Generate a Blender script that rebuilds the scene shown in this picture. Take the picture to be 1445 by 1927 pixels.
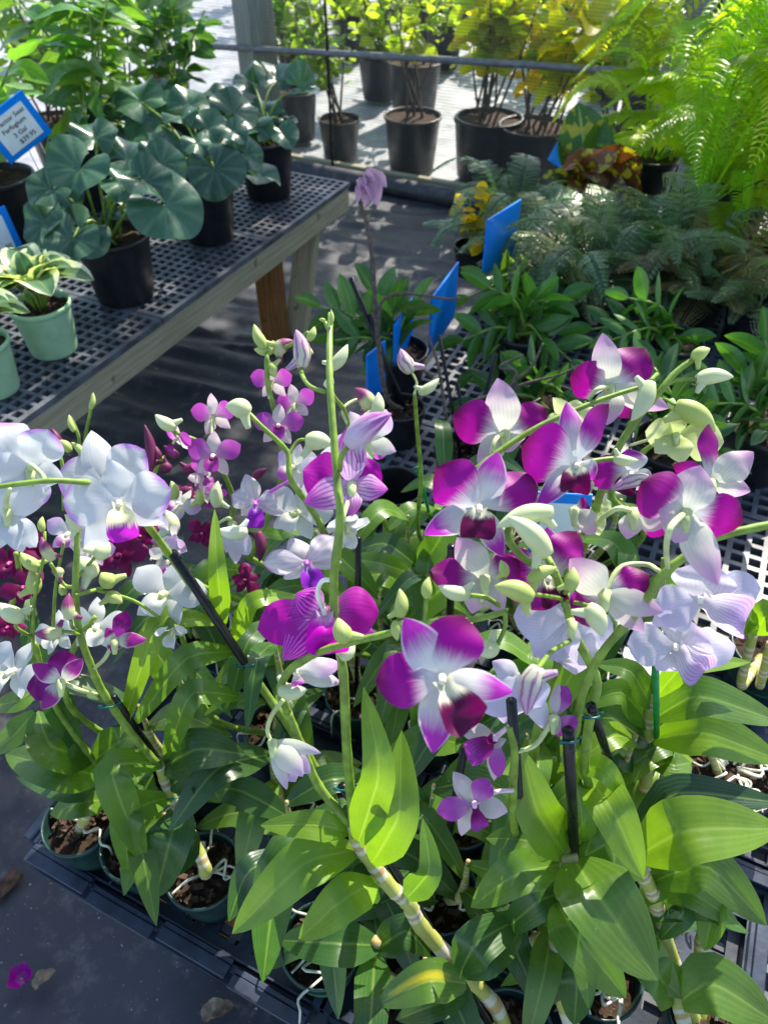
import bpy, math, random
from mathutils import Vector, Matrix, noise
R = math.radians
random.seed(11)
for _o in list(bpy.data.objects):
    bpy.data.objects.remove(_o)
sc = bpy.context.scene
V = Vector
# ---------------------------------------------------------------- camera
PITCH, CAMZ, FPX, CX, CY = R(44), 1.68, 1391.0, 722.5, 963.5
CAM = V((0, 0, CAMZ))
FW = V((0, math.cos(PITCH), -math.sin(PITCH)))
UP = V((0, math.sin(PITCH), math.cos(PITCH)))
RT = V((1, 0, 0))
cd = bpy.data.cameras.new('camera')
cam = bpy.data.objects.new('camera', cd)
sc.collection.objects.link(cam)
cam.location = CAM
cam.rotation_euler = (math.pi / 2 - PITCH, 0, 0)
cd.sensor_fit = 'HORIZONTAL'
cd.sensor_width = 36
cd.lens = 36 * FPX / 1445
cd.clip_start, cd.clip_end = 0.02, 200
cd.dof.use_dof = True
cd.dof.focus_distance = 0.72
cd.dof.aperture_fstop = 11
sc.camera = cam
# ---------------------------------------------------------------- sky and sun
SAZ, SEL = R(28), R(40)
w = bpy.data.worlds.new('World')
sc.world = w
w.use_nodes = True
nt = w.node_tree
sky = nt.nodes.new('ShaderNodeTexSky')
sky.sky_type = 'NISHITA'
sky.sun_disc = False
sky.sun_elevation = SEL
sky.sun_rotation = SAZ
bg = nt.nodes['Background']
bg.inputs[1].default_value = 0.15
nt.links.new(sky.outputs[0], bg.inputs[0])
sd = bpy.data.lights.new('sun', 'SUN')
sd.energy = 5.0
sd.angle = R(0.5)
sd.color = (1, 0.93, 0.8)
sun = bpy.data.objects.new('sun', sd)
sc.collection.objects.link(sun)
SUNV = V((math.sin(SAZ) * math.cos(SEL), math.cos(SAZ) * math.cos(SEL), math.sin(SEL)))
sun.rotation_euler = SUNV.to_track_quat('Z', 'Y').to_euler()
sun.location = SUNV * 20
sc.view_settings.view_transform = 'Standard'
sc.view_settings.look = 'None'
sc.view_settings.gamma = 1
sc.view_settings.use_curve_mapping = False
sc.view_settings.exposure = 1.15
sc.render.engine = 'CYCLES'
sc.cycles.use_denoising = True
sc.cycles.max_bounces = 6
sc.cycles.diffuse_bounces = 3
sc.cycles.glossy_bounces = 2
sc.cycles.transmission_bounces = 4
sc.cycles.transparent_max_bounces = 16
sc.cycles.caustics_reflective = False
sc.cycles.caustics_refractive = False

# ---------------------------------------------------------------- helpers
def ray(x, y):
    return FW + RT * ((x - CX) / FPX) + UP * ((CY - y) / FPX)
def W(x, y, z):
    d = ray(x, y)
    return CAM + d * ((z - CAMZ) / d.z)
def D(x, y, dd):
    return CAM + ray(x, y) * dd
def dep(p):
    return (p - CAM).dot(FW)
def pxm(n, p):
    return n * dep(p) / FPX
def PT(t):
    return t if isinstance(t, Vector) else W(*t)
def lin(c):
    return tuple(((v / 255) / 12.92 if v / 255 <= .04045 else ((v / 255 + .055) / 1.055) ** 2.4) for v in c)
ORG = {}
COL = sc.collection
def mesh(name, verts, faces, mat=None, uvs=None, smooth=True):
    m = bpy.data.meshes.new(name)
    m.from_pydata([tuple(v) for v in verts], [], faces)
    if uvs:
        ul = m.uv_layers.new(name='UVMap')
        flat = []
        for l in m.loops:
            flat += uvs[l.vertex_index]
        ul.data.foreach_set('uv', flat)
    if smooth:
        m.polygons.foreach_set('use_smooth', [True] * len(m.polygons))
    if mat:
        m.materials.append(mat)
    m.update()
    return m
def mk(name, geo, mat=None, parent=None, color=None, smooth=True, loc=None):
    """geo = (verts, faces[, uvs]) in world space; origin goes to the thing's base"""
    verts, faces = geo[0], geo[1]
    uvs = geo[2] if len(geo) > 2 else None
    if parent is not None:
        org = ORG[parent.name]
    else:
        org = loc if loc is not None else V((0, 0, 0))
    o = bpy.data.objects.new(name, mesh(name, [V(v) - org for v in verts], faces, mat, uvs, smooth))
    COL.objects.link(o)
    if parent is not None:
        o.parent = parent
    else:
        o.location = org
    ORG[o.name] = org
    if color:
        o.color = (*color, 1)
    return o
def tag(o, label, cat, group=None, kind=None):
    o['label'] = label
    o['category'] = cat
    if group:
        o['group'] = group
    if kind:
        o['kind'] = kind
    return o
def thing(name, label, cat, loc, group=None):
    o = bpy.data.objects.new(name, None)
    COL.objects.link(o)
    o.location = loc
    o.empty_display_size = .05
    ORG[o.name] = V(loc)
    return tag(o, label, cat, group)
def inst(src, name, parent, M, color=None):
    """copy sharing mesh data, M = matrix in the thing's own space"""
    o = bpy.data.objects.new(name, src)
    COL.objects.link(o)
    o.parent = parent
    o.matrix_local = M
    ORG[o.name] = ORG[parent.name]
    if color:
        o.color = (*color, 1)
    return o
def structure(o):
    o['kind'] = 'structure'
    return o
def join(*geos):
    vs, fs, us = [], [], []
    for g in geos:
        k = len(vs)
        vs += g[0]
        fs += [tuple(i + k for i in f) for f in g[1]]
        us += g[2] if len(g) > 2 else [(0, 0)] * len(g[0])
    return vs, fs, us
def spline(pts, n):
    """Catmull-Rom through pts, n+1 samples, roughly even"""
    p = [V(q) for q in pts]
    if len(p) == 2:
        return [p[0].lerp(p[1], i / n) for i in range(n + 1)]
    p = [p[0] * 2 - p[1]] + p + [p[-1] * 2 - p[-2]]
    out, segs = [], len(p) - 3
    for i in range(n + 1):
        t = i / n * segs
        k = min(int(t), segs - 1)
        t -= k
        a, b, c, d = p[k:k + 4]
        out.append(.5 * ((2 * b) + (c - a) * t + (2 * a - 5 * b + 4 * c - d) * t * t + (3 * b - a - 3 * c + d) * t ** 3))
    return out
def even(pts, n):
    """spline resampled to even arc length"""
    if len(pts) == 2:
        return spline(pts, n)
    c = spline(pts, n * 4)
    acc = [0.]
    for a, b_ in zip(c, c[1:]):
        acc.append(acc[-1] + (b_ - a).length)
    out, k = [], 0
    for i in range(n + 1):
        x = acc[-1] * i / n
        while k < len(c) - 2 and acc[k + 1] < x:
            k += 1
        f = (x - acc[k]) / max(1e-9, acc[k + 1] - acc[k])
        out.append(c[k].lerp(c[k + 1], min(1, f)))
    return out
def tube(pts, radii, n=8, k=None, cap=True):
    m = k or max(2, (len(pts) - 1) * 5)
    c = spline(pts, m)
    rr = radii if callable(radii) else (lambda t: radii[0] + (radii[-1] - radii[0]) * t)
    vs, fs, us = [], [], []
    ref = V((.31, .9, .3)).normalized()
    for i, q in enumerate(c):
        t = (c[min(i + 1, m)] - c[max(i - 1, 0)])
        t = t.normalized() if t.length > 1e-9 else V((0, 0, 1))
        a = t.cross(ref)
        if a.length < .05:
            a = t.cross(V((1, 0, 0)))
        a.normalize()
        b = t.cross(a)
        ref = a.cross(t) * .999
        ref = b if ref.length < .1 else ref
        r = rr(i / m)
        for j in range(n):
            g = 2 * math.pi * j / n
            vs.append(q + a * (math.cos(g) * r) + b * (math.sin(g) * r))
            us.append((i / m, j / n))
    for i in range(m):
        for j in range(n):
            fs.append((i * n + j, i * n + (j + 1) % n, (i + 1) * n + (j + 1) % n, (i + 1) * n + j))
    if cap:
        fs.append(tuple(range(n))[::-1])
        fs.append(tuple(m * n + j for j in range(n)))
    return vs, fs, us
def prof_leaf(t):
    return max(.22 * (1 - t), min(1, .16 + t / .36) ** .75 * (1 - t ** 2.9) ** .82)
def prof_sepal(t):
    return max(.38 * (1 - t), math.sin(math.pi * t ** .85) ** .75)
def prof_petal(t):
    return max(.2 * (1 - t), math.sin(math.pi * t ** 1.3) ** .72)
def prof_lip(t):
    return max(.45 * (1 - t), math.sin(math.pi * t ** 1.5) ** .8)
def prof_oval(t):
    return max(.1 * (1 - t), math.sin(math.pi * t ** .85) ** .7)
def prof_strap(t):
    return max(.35 * (1 - t), min(1, t * 5 + .35) ** .6 * (1 - t ** 5) ** .8)
def ribbon(pts, width, nrm, prof, nu=10, nv=4, cup=0., fold=0., rip=0., rfreq=3., tilt=0., twist=0., seed=0.):
    c = even(pts, nu)
    vs, fs, us = [], [], []
    for i, q in enumerate(c):
        t = i / nu
        tg = c[min(i + 1, nu)] - c[max(i - 1, 0)]
        tg.normalize()
        s = tg.cross(nrm)
        if s.length < 1e-4:
            s = tg.cross(V((.3, .2, 1)))
        s.normalize()
        a = tilt + twist * t
        if a:
            s = Matrix.Rotation(a, 3, tg) @ s
        n = s.cross(tg)
        hw = width * .5 * max(.02, prof(t))
        for j in range(nv + 1):
            k = 2 * j / nv - 1
            h = cup * hw * k * k + fold * hw * abs(k)
            if rip:
                h += rip * hw * (.3 + .7 * abs(k)) * math.sin(rfreq * 6.28 * t + seed + (1.7 if k > 0 else 0)) * min(1, t * 4)
            vs.append(q + s * (k * hw) + n * h)
            us.append((t, j / nv))
    w1 = nv + 1
    for i in range(nu):
        for j in range(nv):
            fs.append((i * w1 + j, i * w1 + j + 1, (i + 1) * w1 + j + 1, (i + 1) * w1 + j))
    return vs, fs, us
def boxg(c, ax, ay, az, bev=0):
    """box from centre and three half-axis vectors, slightly chamfered on the long edges when bev"""
    c, ax, ay, az = V(c), V(ax), V(ay), V(az)
    if not bev:
        vs = [c + ax * i + ay * j + az * k for k in (-1, 1) for j in (-1, 1) for i in (-1, 1)]
        return vs, [(0, 2, 3, 1), (4, 5, 7, 6), (0, 1, 5, 4), (2, 6, 7, 3), (0, 4, 6, 2), (1, 3, 7, 5)], [(i * .5 + .5, j * .5 + .5) for k in (-1, 1) for j in (-1, 1) for i in (-1, 1)]
    by, bz = 1 - bev / ay.length, 1 - bev / az.length
    ring = [(-1, -bz), (-by, -1), (by, -1), (1, -bz), (1, bz), (by, 1), (-by, 1), (-1, bz)]
    vs, us = [], []
    for i in (-1, 1):
        for y, z in ring:
            vs.append(c + ax * i + ay * y + az * z)
            us.append((i * .5 + .5, y * .5 + .5))
    fs = [tuple(range(8))[::-1], tuple(range(8, 16))] + [(j, (j + 1) % 8, 8 + (j + 1) % 8, 8 + j) for j in range(8)]
    return vs, fs, us
def lathe(prof, c, n=28):
    c = V(c)
    vs, fs, us = [], [], []
    m = len(prof)
    for i, (r, z) in enumerate(prof):
        for j in range(n):
            a = 2 * math.pi * j / n
            vs.append(c + V((r * math.cos(a), r * math.sin(a), z)))
            us.append((j / n, i / (m - 1)))
    for i in range(m - 1):
        for j in range(n):
            fs.append((i * n + j, i * n + (j + 1) % n, (i + 1) * n + (j + 1) % n, (i + 1) * n + j))
    return vs, fs, us

# ---------------------------------------------------------------- materials
class NB:
    def __init__(s, name):
        s.mat = bpy.data.materials.new(name)
        s.mat.use_nodes = True
        s.t = s.mat.node_tree
        s.t.nodes.clear()
        s.out = s.n('ShaderNodeOutputMaterial')
    def n(s, typ, **kw):
        o = s.t.nodes.new(typ)
        for k, v in kw.items():
            setattr(o, k, v)
        return o
    def put(s, sock, v):
        if isinstance(v, bpy.types.NodeSocket):
            s.t.links.new(v, sock)
        elif isinstance(v, (tuple, list)) and len(v) == 3 and sock.type == 'RGBA':
            sock.default_value = (*v, 1)
        else:
            sock.default_value = v
    def m(s, op, a, b=0., clamp=False):
        o = s.n('ShaderNodeMath', operation=op, use_clamp=clamp)
        s.put(o.inputs[0], a)
        s.put(o.inputs[1], b)
        return o.outputs[0]
    def ss(s, x, a, b, lo=0., hi=1.):
        o = s.n('ShaderNodeMapRange', interpolation_type='SMOOTHSTEP')
        for i, v in enumerate((x, a, b, lo, hi)):
            s.put(o.inputs[i], v)
        return o.outputs[0]
    def mix(s, f, a, b, mode='MIX'):
        o = s.n('ShaderNodeMix', data_type='RGBA', blend_type=mode)
        s.put(o.inputs[0], f)
        s.put(o.inputs[6], a)
        s.put(o.inputs[7], b)
        return o.outputs[2]
    def noise(s, scale, detail=3., vec=None, rough=.55, out=0):
        o = s.n('ShaderNodeTexNoise')
        o.inputs['Scale'].default_value = scale
        o.inputs['Detail'].default_value = detail
        o.inputs['Roughness'].default_value = rough
        if vec is not None:
            s.t.links.new(vec, o.inputs['Vector'])
        return o.outputs[out]
    def coord(s, which='Object', scale=None):
        o = s.n('ShaderNodeTexCoord').outputs[which]
        if scale:
            m = s.n('ShaderNodeMapping')
            m.inputs['Scale'].default_value = scale
            s.t.links.new(o, m.inputs[0])
            o = m.outputs[0]
        return o
    def uv(s):
        sp = s.n('ShaderNodeSeparateXYZ')
        s.t.links.new(s.coord('UV'), sp.inputs[0])
        return sp.outputs[0], sp.outputs[1]
    def bump(s, h, strength=.3, dist=.01):
        o = s.n('ShaderNodeBump')
        o.inputs['Strength'].default_value = strength
        o.inputs['Distance'].default_value = dist
        s.t.links.new(h, o.inputs['Height'])
        return o.outputs[0]
    def pbr(s, col, rough=.5, spec=.5, normal=None, metal=0.):
        o = s.n('ShaderNodeBsdfPrincipled')
        s.put(o.inputs['Base Color'], col)
        s.put(o.inputs['Roughness'], rough)
        s.put(o.inputs['Specular IOR Level'], spec)
        s.put(o.inputs['Metallic'], metal)
        if normal is not None:
            s.t.links.new(normal, o.inputs['Normal'])
        return o.outputs[0]
    def done(s, sh):
        s.t.links.new(sh, s.out.inputs[0])
        return s.mat
    def trans(s, sh, col, f, normal=None):
        tr = s.n('ShaderNodeBsdfTranslucent')
        s.put(tr.inputs[0], col)
        mx = s.n('ShaderNodeMixShader')
        s.put(mx.inputs[0], f)
        s.t.links.new(sh, mx.inputs[1])
        s.t.links.new(tr.outputs[0], mx.inputs[2])
        return mx.outputs[0]
def plain(name, col, rough=.5, spec=.5, nscale=40., var=.25, bump=.15, bd=.002, stretch=None):
    b = NB(name)
    c = b.coord('Object', stretch)
    f = b.noise(nscale, 5., c)
    k = b.ss(f, .3, .7, 1 - var, 1 + var)
    colr = b.mix(1., col, k, 'MULTIPLY') if False else b.mix(b.ss(f, .3, .7), tuple(v * (1 - var) for v in col), tuple(min(1, v * (1 + var)) for v in col))
    rg = b.ss(b.noise(nscale * .4, 3., c), .3, .7, max(.05, rough - .1), min(1, rough + .12))
    return b.done(b.pbr(colr, rg, spec, b.bump(b.noise(nscale * 3, 4., c), bump, bd)))
def leafmat(name, tr=.34, rough=.31, rib=.35, veins=9, spec=.5, edge=None, spots=0., tint=(1.15, 1.2, .4), pale=None, bmp=.16, vmix=.06):
    """foliage; the hue comes from the object's own colour"""
    b = NB(name)
    u, v = b.uv()
    oc = b.n('ShaderNodeObjectInfo')
    col = oc.outputs['Color']
    ob = b.coord('Object')
    nz = b.noise(22., 4., ob)
    col = b.mix(b.ss(nz, .3, .72, .0, .55), col, b.mix(1., col, (.55, .62, .55), 'MULTIPLY'))
    av = b.m('ABSOLUTE', b.m('SUBTRACT', v, .5))
    if rib:
        col = b.mix(b.ss(av, .008, .05, rib, 0.), col, (.30, .42, .10))
    if veins:
        sv = b.m('SINE', b.m('ADD', b.m('MULTIPLY', v, veins * 6.28), b.m('MULTIPLY', nz, 2.5)))
        col = b.mix(b.ss(sv, .2, 1., 0., vmix), col, (.22, .36, .07) if vmix < .1 else (.20, .30, .19))
    if edge:
        e = b.ss(b.m('ADD', av, b.m('MULTIPLY', b.m('SUBTRACT', b.noise(60., 3., ob), .5), .16)), .3, .36)
        col = b.mix(e, col, edge)
    if spots:
        if pale:
            col = b.mix(b.ss(b.noise(26., 2., ob), .55, .62, 0., spots), col, pale)
        else:   # one long yellowing band beside the midrib
            dv = b.m('ABSOLUTE', b.m('SUBTRACT', b.m('ADD', v, b.m('MULTIPLY', nz, .1)), .66))
            col = b.mix(b.m('MULTIPLY', b.ss(dv, .04, .16, spots, 0.), b.m('MULTIPLY', b.ss(u, .15, .35), b.ss(u, .7, .9, 1., 0.))), col, (.50, .44, .02))
    dirt = b.ss(b.noise(240., 2., ob), .70, .76, 0., .35)
    col2 = b.mix(dirt, col, (.35, .38, .30))
    h = b.m('ADD', b.m('MULTIPLY', b.m('SINE', b.m('MULTIPLY', v, max(1, veins) * 6.28)), .10), b.m('ADD', b.ss(av, 0., .06, -1.2, 0.), nz))
    nm = b.bump(h, bmp, .002)
    rg = b.ss(b.noise(35., 3., ob), .3, .7, rough - .08, rough + .16)
    sh = b.pbr(col2, rg, spec, nm)
    return b.done(b.trans(sh, b.mix(1., col, tuple(2.3 * c for c in tint), 'MULTIPLY'), tr))
def petmat(name, base, tip, u0=.3, u1=.6, vein=None, va=.5, vf=9, edge=None, rim=None, dark=None, tr=.45, mid=None):
    b = NB(name)
    u, v = b.uv()
    ob = b.coord('UV', (2.2, 26, 1))
    st = b.noise(1., 4., ob)
    uu = b.m('ADD', u, b.m('MULTIPLY', b.m('SUBTRACT', st, .5), .34))
    av = b.m('ABSOLUTE', b.m('SUBTRACT', v, .5))
    t = b.ss(uu, u0, u1)
    if edge:   # colour only along the outer rim of the blade
        t = b.m('MULTIPLY', b.ss(b.m('ADD', uu, b.m('MULTIPLY', av, .75)), edge[0], edge[1]), 1.)
    col = b.mix(t, base, tip)
    if mid:
        col = b.mix(b.m('MULTIPLY', b.ss(uu, .25, .5), b.ss(uu, .5, .85, 1., 0.)), col, mid)
    if dark:
        col = b.mix(b.ss(uu, .62, 1.02), col, dark)
    if vein:
        wv = b.m('SINE', b.m('ADD', b.m('MULTIPLY', v, vf * 6.28), b.m('MULTIPLY', b.noise(4., 2., b.coord('UV')), 5.)))
        col = b.mix(b.m('MULTIPLY', b.ss(wv, .1, .9), b.ss(u, .02, .3, va * .5, va)), col, vein)
    if rim:
        col = b.mix(b.ss(av, .41, .49, 0., .85), col, rim)
    h = b.m('ADD', b.m('MULTIPLY', b.m('SINE', b.m('MULTIPLY', v, 60.)), .12), b.m('MULTIPLY', st, 1.2))
    sh = b.pbr(col, .5, .35, b.bump(h, .16, .001))
    return b.done(b.trans(sh, col, tr))
M = {}
M['leaf'] = leafmat('orchid_leaf_skin')
M['leaf_y'] = leafmat('orchid_leaf_yellowing', spots=.9, tr=.3)
M['zz'] = leafmat('glossy_leaflet_skin', tr=.3, rough=.28, veins=0, rib=.25)
M['round'] = leafmat('farfugium_leaf_skin', tr=.12, rough=.25, rib=0, veins=9, bmp=.10, vmix=.2, tint=(.9, 1.2, .5))
M['hosta'] = leafmat('variegated_hosta_skin', tr=.22, rough=.4, edge=(.62, .66, .40), veins=7)
M['fern'] = leafmat('fern_frond_skin', tr=.56, rough=.34, veins=0, rib=.2, tint=(1.35, 1.4, .3))
M['lacy'] = leafmat('lacy_fern_skin', tr=.32, rough=.28, veins=0, rib=0)
M['vine'] = leafmat('vine_leaf_skin', tr=.62, rough=.4, veins=6, tint=(1.6, 1.45, .22))
M['croton'] = leafmat('croton_leaf_skin', tr=.22, rough=.3, veins=0, rib=.8, spots=.8, pale=(.42, .36, .02))
M['stem'] = plain('green_stem_skin', (.17, .27, .035), .45, .4, 60, .3)
M['stem_p'] = plain('pale_pedicel_skin', (.48, .55, .25), .5, .4, 60, .2)
M['twig'] = plain('dead_twig_bark', (.10, .08, .065), .8, .2, 120, .4, .5)
b = NB('cane_sheath_banded')
u, v = b.uv()
bnd = b.m('SINE', b.m('ADD', b.m('MULTIPLY', u, 44.), b.m('MULTIPLY', b.noise(9., 2., b.coord('Object')), 3.)))
c = b.mix(b.ss(bnd, .1, .35), (.36, .38, .09), b.mix(b.noise(300., 3., b.coord('UV', (1, 1, 1))), (.62, .60, .48), (.42, .39, .27)))
c = b.mix(b.m('MULTIPLY', b.ss(bnd, .82, .95), .75), c, (.36, .22, .02))
M['cane'] = b.done(b.pbr(c, .5, .4, b.bump(b.noise(8., 4., b.coord('UV', (2, 30, 1))), .3, .002)))
M['black'] = plain('black_stake_plastic', (.007, .007, .008), .3, .3, 90, .3, .1)
M['gstake'] = plain('green_stake_plastic', (.0, .22, .05), .35, .5, 90, .15, .1)
M['clip'] = plain('teal_clip_plastic', (.0, .10, .085), .4, .5, 90, .2, .1)
M['pot'] = plain('black_pot_plastic', (.013, .014, .017), .42, .5, 30, .35, .12)
M['gpot'] = plain('dark_green_pot_plastic', (.01, .04, .035), .4, .5, 30, .3, .12)
M['gband'] = plain('green_pot_band_plastic', (.03, .33, .10), .4, .5, 30, .15, .1)
M['mint'] = plain('mint_pot_plastic', (.38, .60, .37), .5, .4, 25, .08, .08)
M['tray'] = plain('tray_plastic', (.022, .032, .055), .36, .5, 25, .4, .2)
M['bench'] = plain('bench_grid_plastic', (.085, .092, .107), .45, .5, 18, .4, .2)
M['root'] = plain('aerial_root_skin', (.55, .54, .45), .7, .3, 90, .25, .3)
M['blue'] = plain('blue_sign_plastic', (.0, .22, .80), .4, .4, 20, .08, .05)
M['card'] = plain('white_card', (.72, .78, .82), .6, .3, 30, .04, .05)
M['ink'] = plain('black_ink', (.03, .03, .03), .6, .2, 50, .1, .0)
M['wire'] = plain('grey_wire_metal', (.35, .37, .4), .35, .5, 80, .2, .1)
M['pipe'] = plain('galvanised_pipe', (.16, .16, .16), .45, .5, 30, .25, .1)
b = NB('bark_mix')
o = b.coord('Object')
c = b.mix(b.noise(160., 5., o, .7), (.010, .007, .005), (.10, .062, .04))
c = b.mix(b.ss(b.noise(330., 2., o), .70, .74), c, (.5, .48, .4))
M['soil'] = b.done(b.pbr(c, .9, .2, b.bump(b.noise(260., 5., o, .7), .8, .006)))
M['chip'] = plain('bark_chip_skin', (.075, .045, .03), .85, .2, 50, .6, .4)
def wood(name, c1, c2, c3):
    b = NB(name)
    o = b.coord('UV', (1.2, 9, 1))
    n1 = b.noise(3.2, 6., o, .65)
    c = b.mix(b.ss(n1, .35, .65), c1, c2)
    c = b.mix(b.ss(b.noise(2.2, 2., b.coord('UV', (5, 2, 1))), .66, .74, 0, .75), c, c3)
    g = b.noise(5., 6., b.coord('UV', (1.5, 60, 1)))
    c = b.mix(b.ss(g, .35, .7, 0., .5), c, tuple(.5 * v for v in c1))
    return b.done(b.pbr(c, .8, .25, b.bump(g, .5, .004)))
M['wood'] = wood('weathered_lumber', (.36, .32, .20), (.50, .45, .31), (.10, .09, .055))
M['wood2'] = wood('brown_lumber', (.17, .075, .025), (.28, .14, .05), (.07, .04, .02))
M['wood3'] = wood('grey_post_lumber', (.20, .21, .18), (.33, .34, .29), (.10, .10, .08))
b = NB('landscape_fabric')
o = b.coord('Object')
n1 = b.noise(2.2, 5., o)
n2 = b.noise(14., 6., o, .7)
wv = b.m('MULTIPLY', b.m('SINE', b.m('MULTIPLY', b.n('ShaderNodeSeparateXYZ').outputs[0], 1.)), 0.)
c = b.mix(b.ss(n1, .3, .7), (.020, .022, .033), (.046, .048, .058))
c = b.mix(b.ss(n2, .50, .72, 0., .85), c, (.12, .118, .118))
c = b.mix(b.ss(b.noise(150., 2., o), .71, .75, 0., .8), c, (.5, .5, .5))
wb = b.n('ShaderNodeTexBrick')
wb.inputs['Scale'].default_value = 260
b.t.links.new(o, wb.inputs['Vector'])
hh = b.m('ADD', b.m('MULTIPLY', wb.outputs['Fac'], .3), n2)
M['fabric'] = b.done(b.pbr(c, b.ss(n2, .3, .7, .34, .6), .5, b.bump(hh, .25, .004)))
b = NB('yard_ground_glare')  # sun glare on the ground beyond the fence, put into a pale base colour
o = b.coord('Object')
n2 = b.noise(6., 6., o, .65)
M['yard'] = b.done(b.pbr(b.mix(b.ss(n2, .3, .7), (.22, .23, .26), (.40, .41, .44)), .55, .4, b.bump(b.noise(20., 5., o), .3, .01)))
b = NB('woven_screen')
o = b.coord('UV', (900, 420, 1))
sp = b.n('ShaderNodeSeparateXYZ')
b.t.links.new(o, sp.inputs[0])
tr = b.n('ShaderNodeBsdfTransparent')
df = b.n('ShaderNodeBsdfDiffuse')
df.inputs[0].default_value = (.16, .155, .14, 1)
mx = b.n('ShaderNodeMixShader')
ln = b.m('MAXIMUM', b.ss(b.m('SINE', sp.outputs[1]), .35, .6), b.ss(b.m('SINE', sp.outputs[0]), .55, .8))
b.put(mx.inputs[0], b.m('MULTIPLY', ln, .42))
b.t.links.new(tr.outputs[0], mx.inputs[1])
b.t.links.new(df.outputs[0], mx.inputs[2])
M['screen'] = b.done(mx.outputs[0])
# orchid petals
WHT, CRM = (.66, .68, .70), (.68, .69, .52)
MAG, DMG, LIL, PUR = (.36, .0, .30), (.10, .0, .055), (.66, .50, .80), (.30, .03, .48)
def kind(k, P, S, L, C=(.78, .74, .62)):
    K[k] = dict(P=petmat(k + '_petal', **P), S=petmat(k + '_sepal', **S), L=petmat(k + '_lip', **L), C=plain(k + '_column', C, .5, .4, 80, .1))
K = {}
kind('bicolour', dict(base=WHT, tip=MAG, u0=.15, u1=.5, dark=(.16, .0, .075)), dict(base=WHT, tip=(.40, .02, .42), u0=.34, u1=.75, rim=WHT), dict(base=CRM, tip=DMG, u0=.3, u1=.45))
kind('bicolour_back', dict(base=WHT, tip=(.33, .0, .25), u0=.15, u1=.5, dark=(.15, .0, .07)), dict(base=(.68, .70, .60), tip=(.62, .34, .58), u0=.3, u1=.95, vein=(.56, .32, .5), va=.2), dict(base=WHT, tip=MAG, u0=.4, u1=.6))
kind('white_lilac', dict(base=WHT, tip=(.52, .18, .70), edge=(.88, 1.22), vein=(.60, .64, .70), va=.3), dict(base=WHT, tip=(.80, .80, .88), u0=.6, u1=1., vein=(.60, .64, .70), va=.3), dict(base=(.80, .80, .50), tip=(.50, .02, .52), u0=.5, u1=.62))
kind('striped', dict(base=(.62, .22, .62), tip=(.44, .0, .36), u0=.05, u1=.3, vein=(.32, .0, .32), va=.6), dict(base=(.72, .55, .76), tip=(.62, .12, .58), u0=.3, u1=.9, vein=(.46, .02, .46), va=.75, vf=7), dict(base=CRM, tip=(.5, .02, .44), u0=.2, u1=.5))
kind('hot_magenta', dict(base=(.56, .16, .54), tip=(.40, .0, .30), u0=.05, u1=.55, vein=(.32, .0, .36), va=.5, vf=13, dark=(.42, .0, .26), tr=.32), dict(base=(.60, .25, .62), tip=(.58, .0, .50), u0=.1, u1=.5, vein=(.80, .55, .82), va=.4, vf=8), dict(base=(.74, .5, .7), tip=(.55, .0, .48), u0=.1, u1=.4))
kind('lilac', dict(base=(.68, .66, .76), tip=(.62, .58, .77), u0=.3, u1=.9, vein=(.52, .40, .70), va=.24, vf=15), dict(base=(.69, .67, .75), tip=(.60, .50, .74), u0=.4, u1=1., vein=(.52, .38, .70), va=.22, vf=13), dict(base=(.69, .67, .66), tip=(.60, .42, .70), u0=.3, u1=.8, vein=(.44, .14, .56), va=.5, vf=12))
kind('pink', dict(base=(.55, .28, .54), tip=(.45, .06, .44), u0=.1, u1=.6), dict(base=(.68, .64, .60), tip=(.66, .50, .58), u0=.3, u1=.95, vein=(.7, .45, .6), va=.3), dict(base=(.20, .0, .10), tip=(.40, .05, .42), u0=.3, u1=.8, vein=(.2, .0, .16), va=.6), (.7, .5, .6))
kind('burgundy', dict(base=(.16, .0, .06), tip=(.22, .0, .09), u0=.2, u1=.8), dict(base=(.20, .0, .09), tip=(.15, .0, .06), u0=.2, u1=.8), dict(base=(.12, .0, .05), tip=(.16, .0, .08), u0=.2, u1=.8), (.4, .05, .2))
kind('white', dict(base=WHT, tip=WHT, vein=(.60, .65, .71), va=.3), dict(base=(.68, .71, .66), tip=WHT, vein=(.60, .65, .71), va=.3), dict(base=(.76, .80, .56), tip=WHT, u0=.3, u1=.7))
kind('lime', dict(base=(.58, .66, .24), tip=(.66, .70, .34), u0=.1, u1=.9, vein=(.5, .6, .2), va=.3), dict(base=(.55, .64, .22), tip=(.66, .70, .36), u0=.1, u1=.9), dict(base=(.6, .62, .25), tip=(.45, .2, .22), u0=.3, u1=.9))
kind('maroon', dict(base=(.30, .02, .30), tip=(.20, .0, .15), u0=.2, u1=.7), dict(base=(.76, .78, .66), tip=(.34, .02, .26), u0=.18, u1=.5, rim=(.70, .5, .62)), dict(base=(.3, .02, .2), tip=(.2, .0, .14), u0=.2, u1=.7))
kind('veined_white', dict(base=(.69, .67, .68), tip=(.40, .10, .48), edge=(.98, 1.25), vein=(.60, .34, .64), va=.45, vf=4), dict(base=(.69, .70, .64), tip=(.62, .54, .64), u0=.5, u1=1., vein=(.62, .40, .64), va=.45, vf=3), dict(base=(.60, .40, .66), tip=(.26, .02, .46), u0=.1, u1=.4), (.5, .1, .5))
kind('pale_pink', dict(base=WHT, tip=(.60, .40, .68), u0=.2, u1=.8), dict(base=(.68, .70, .60), tip=(.62, .46, .66), u0=.5, u1=1.), dict(base=(.7, .7, .6), tip=(.5, .1, .5), u0=.3, u1=.7))
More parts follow.
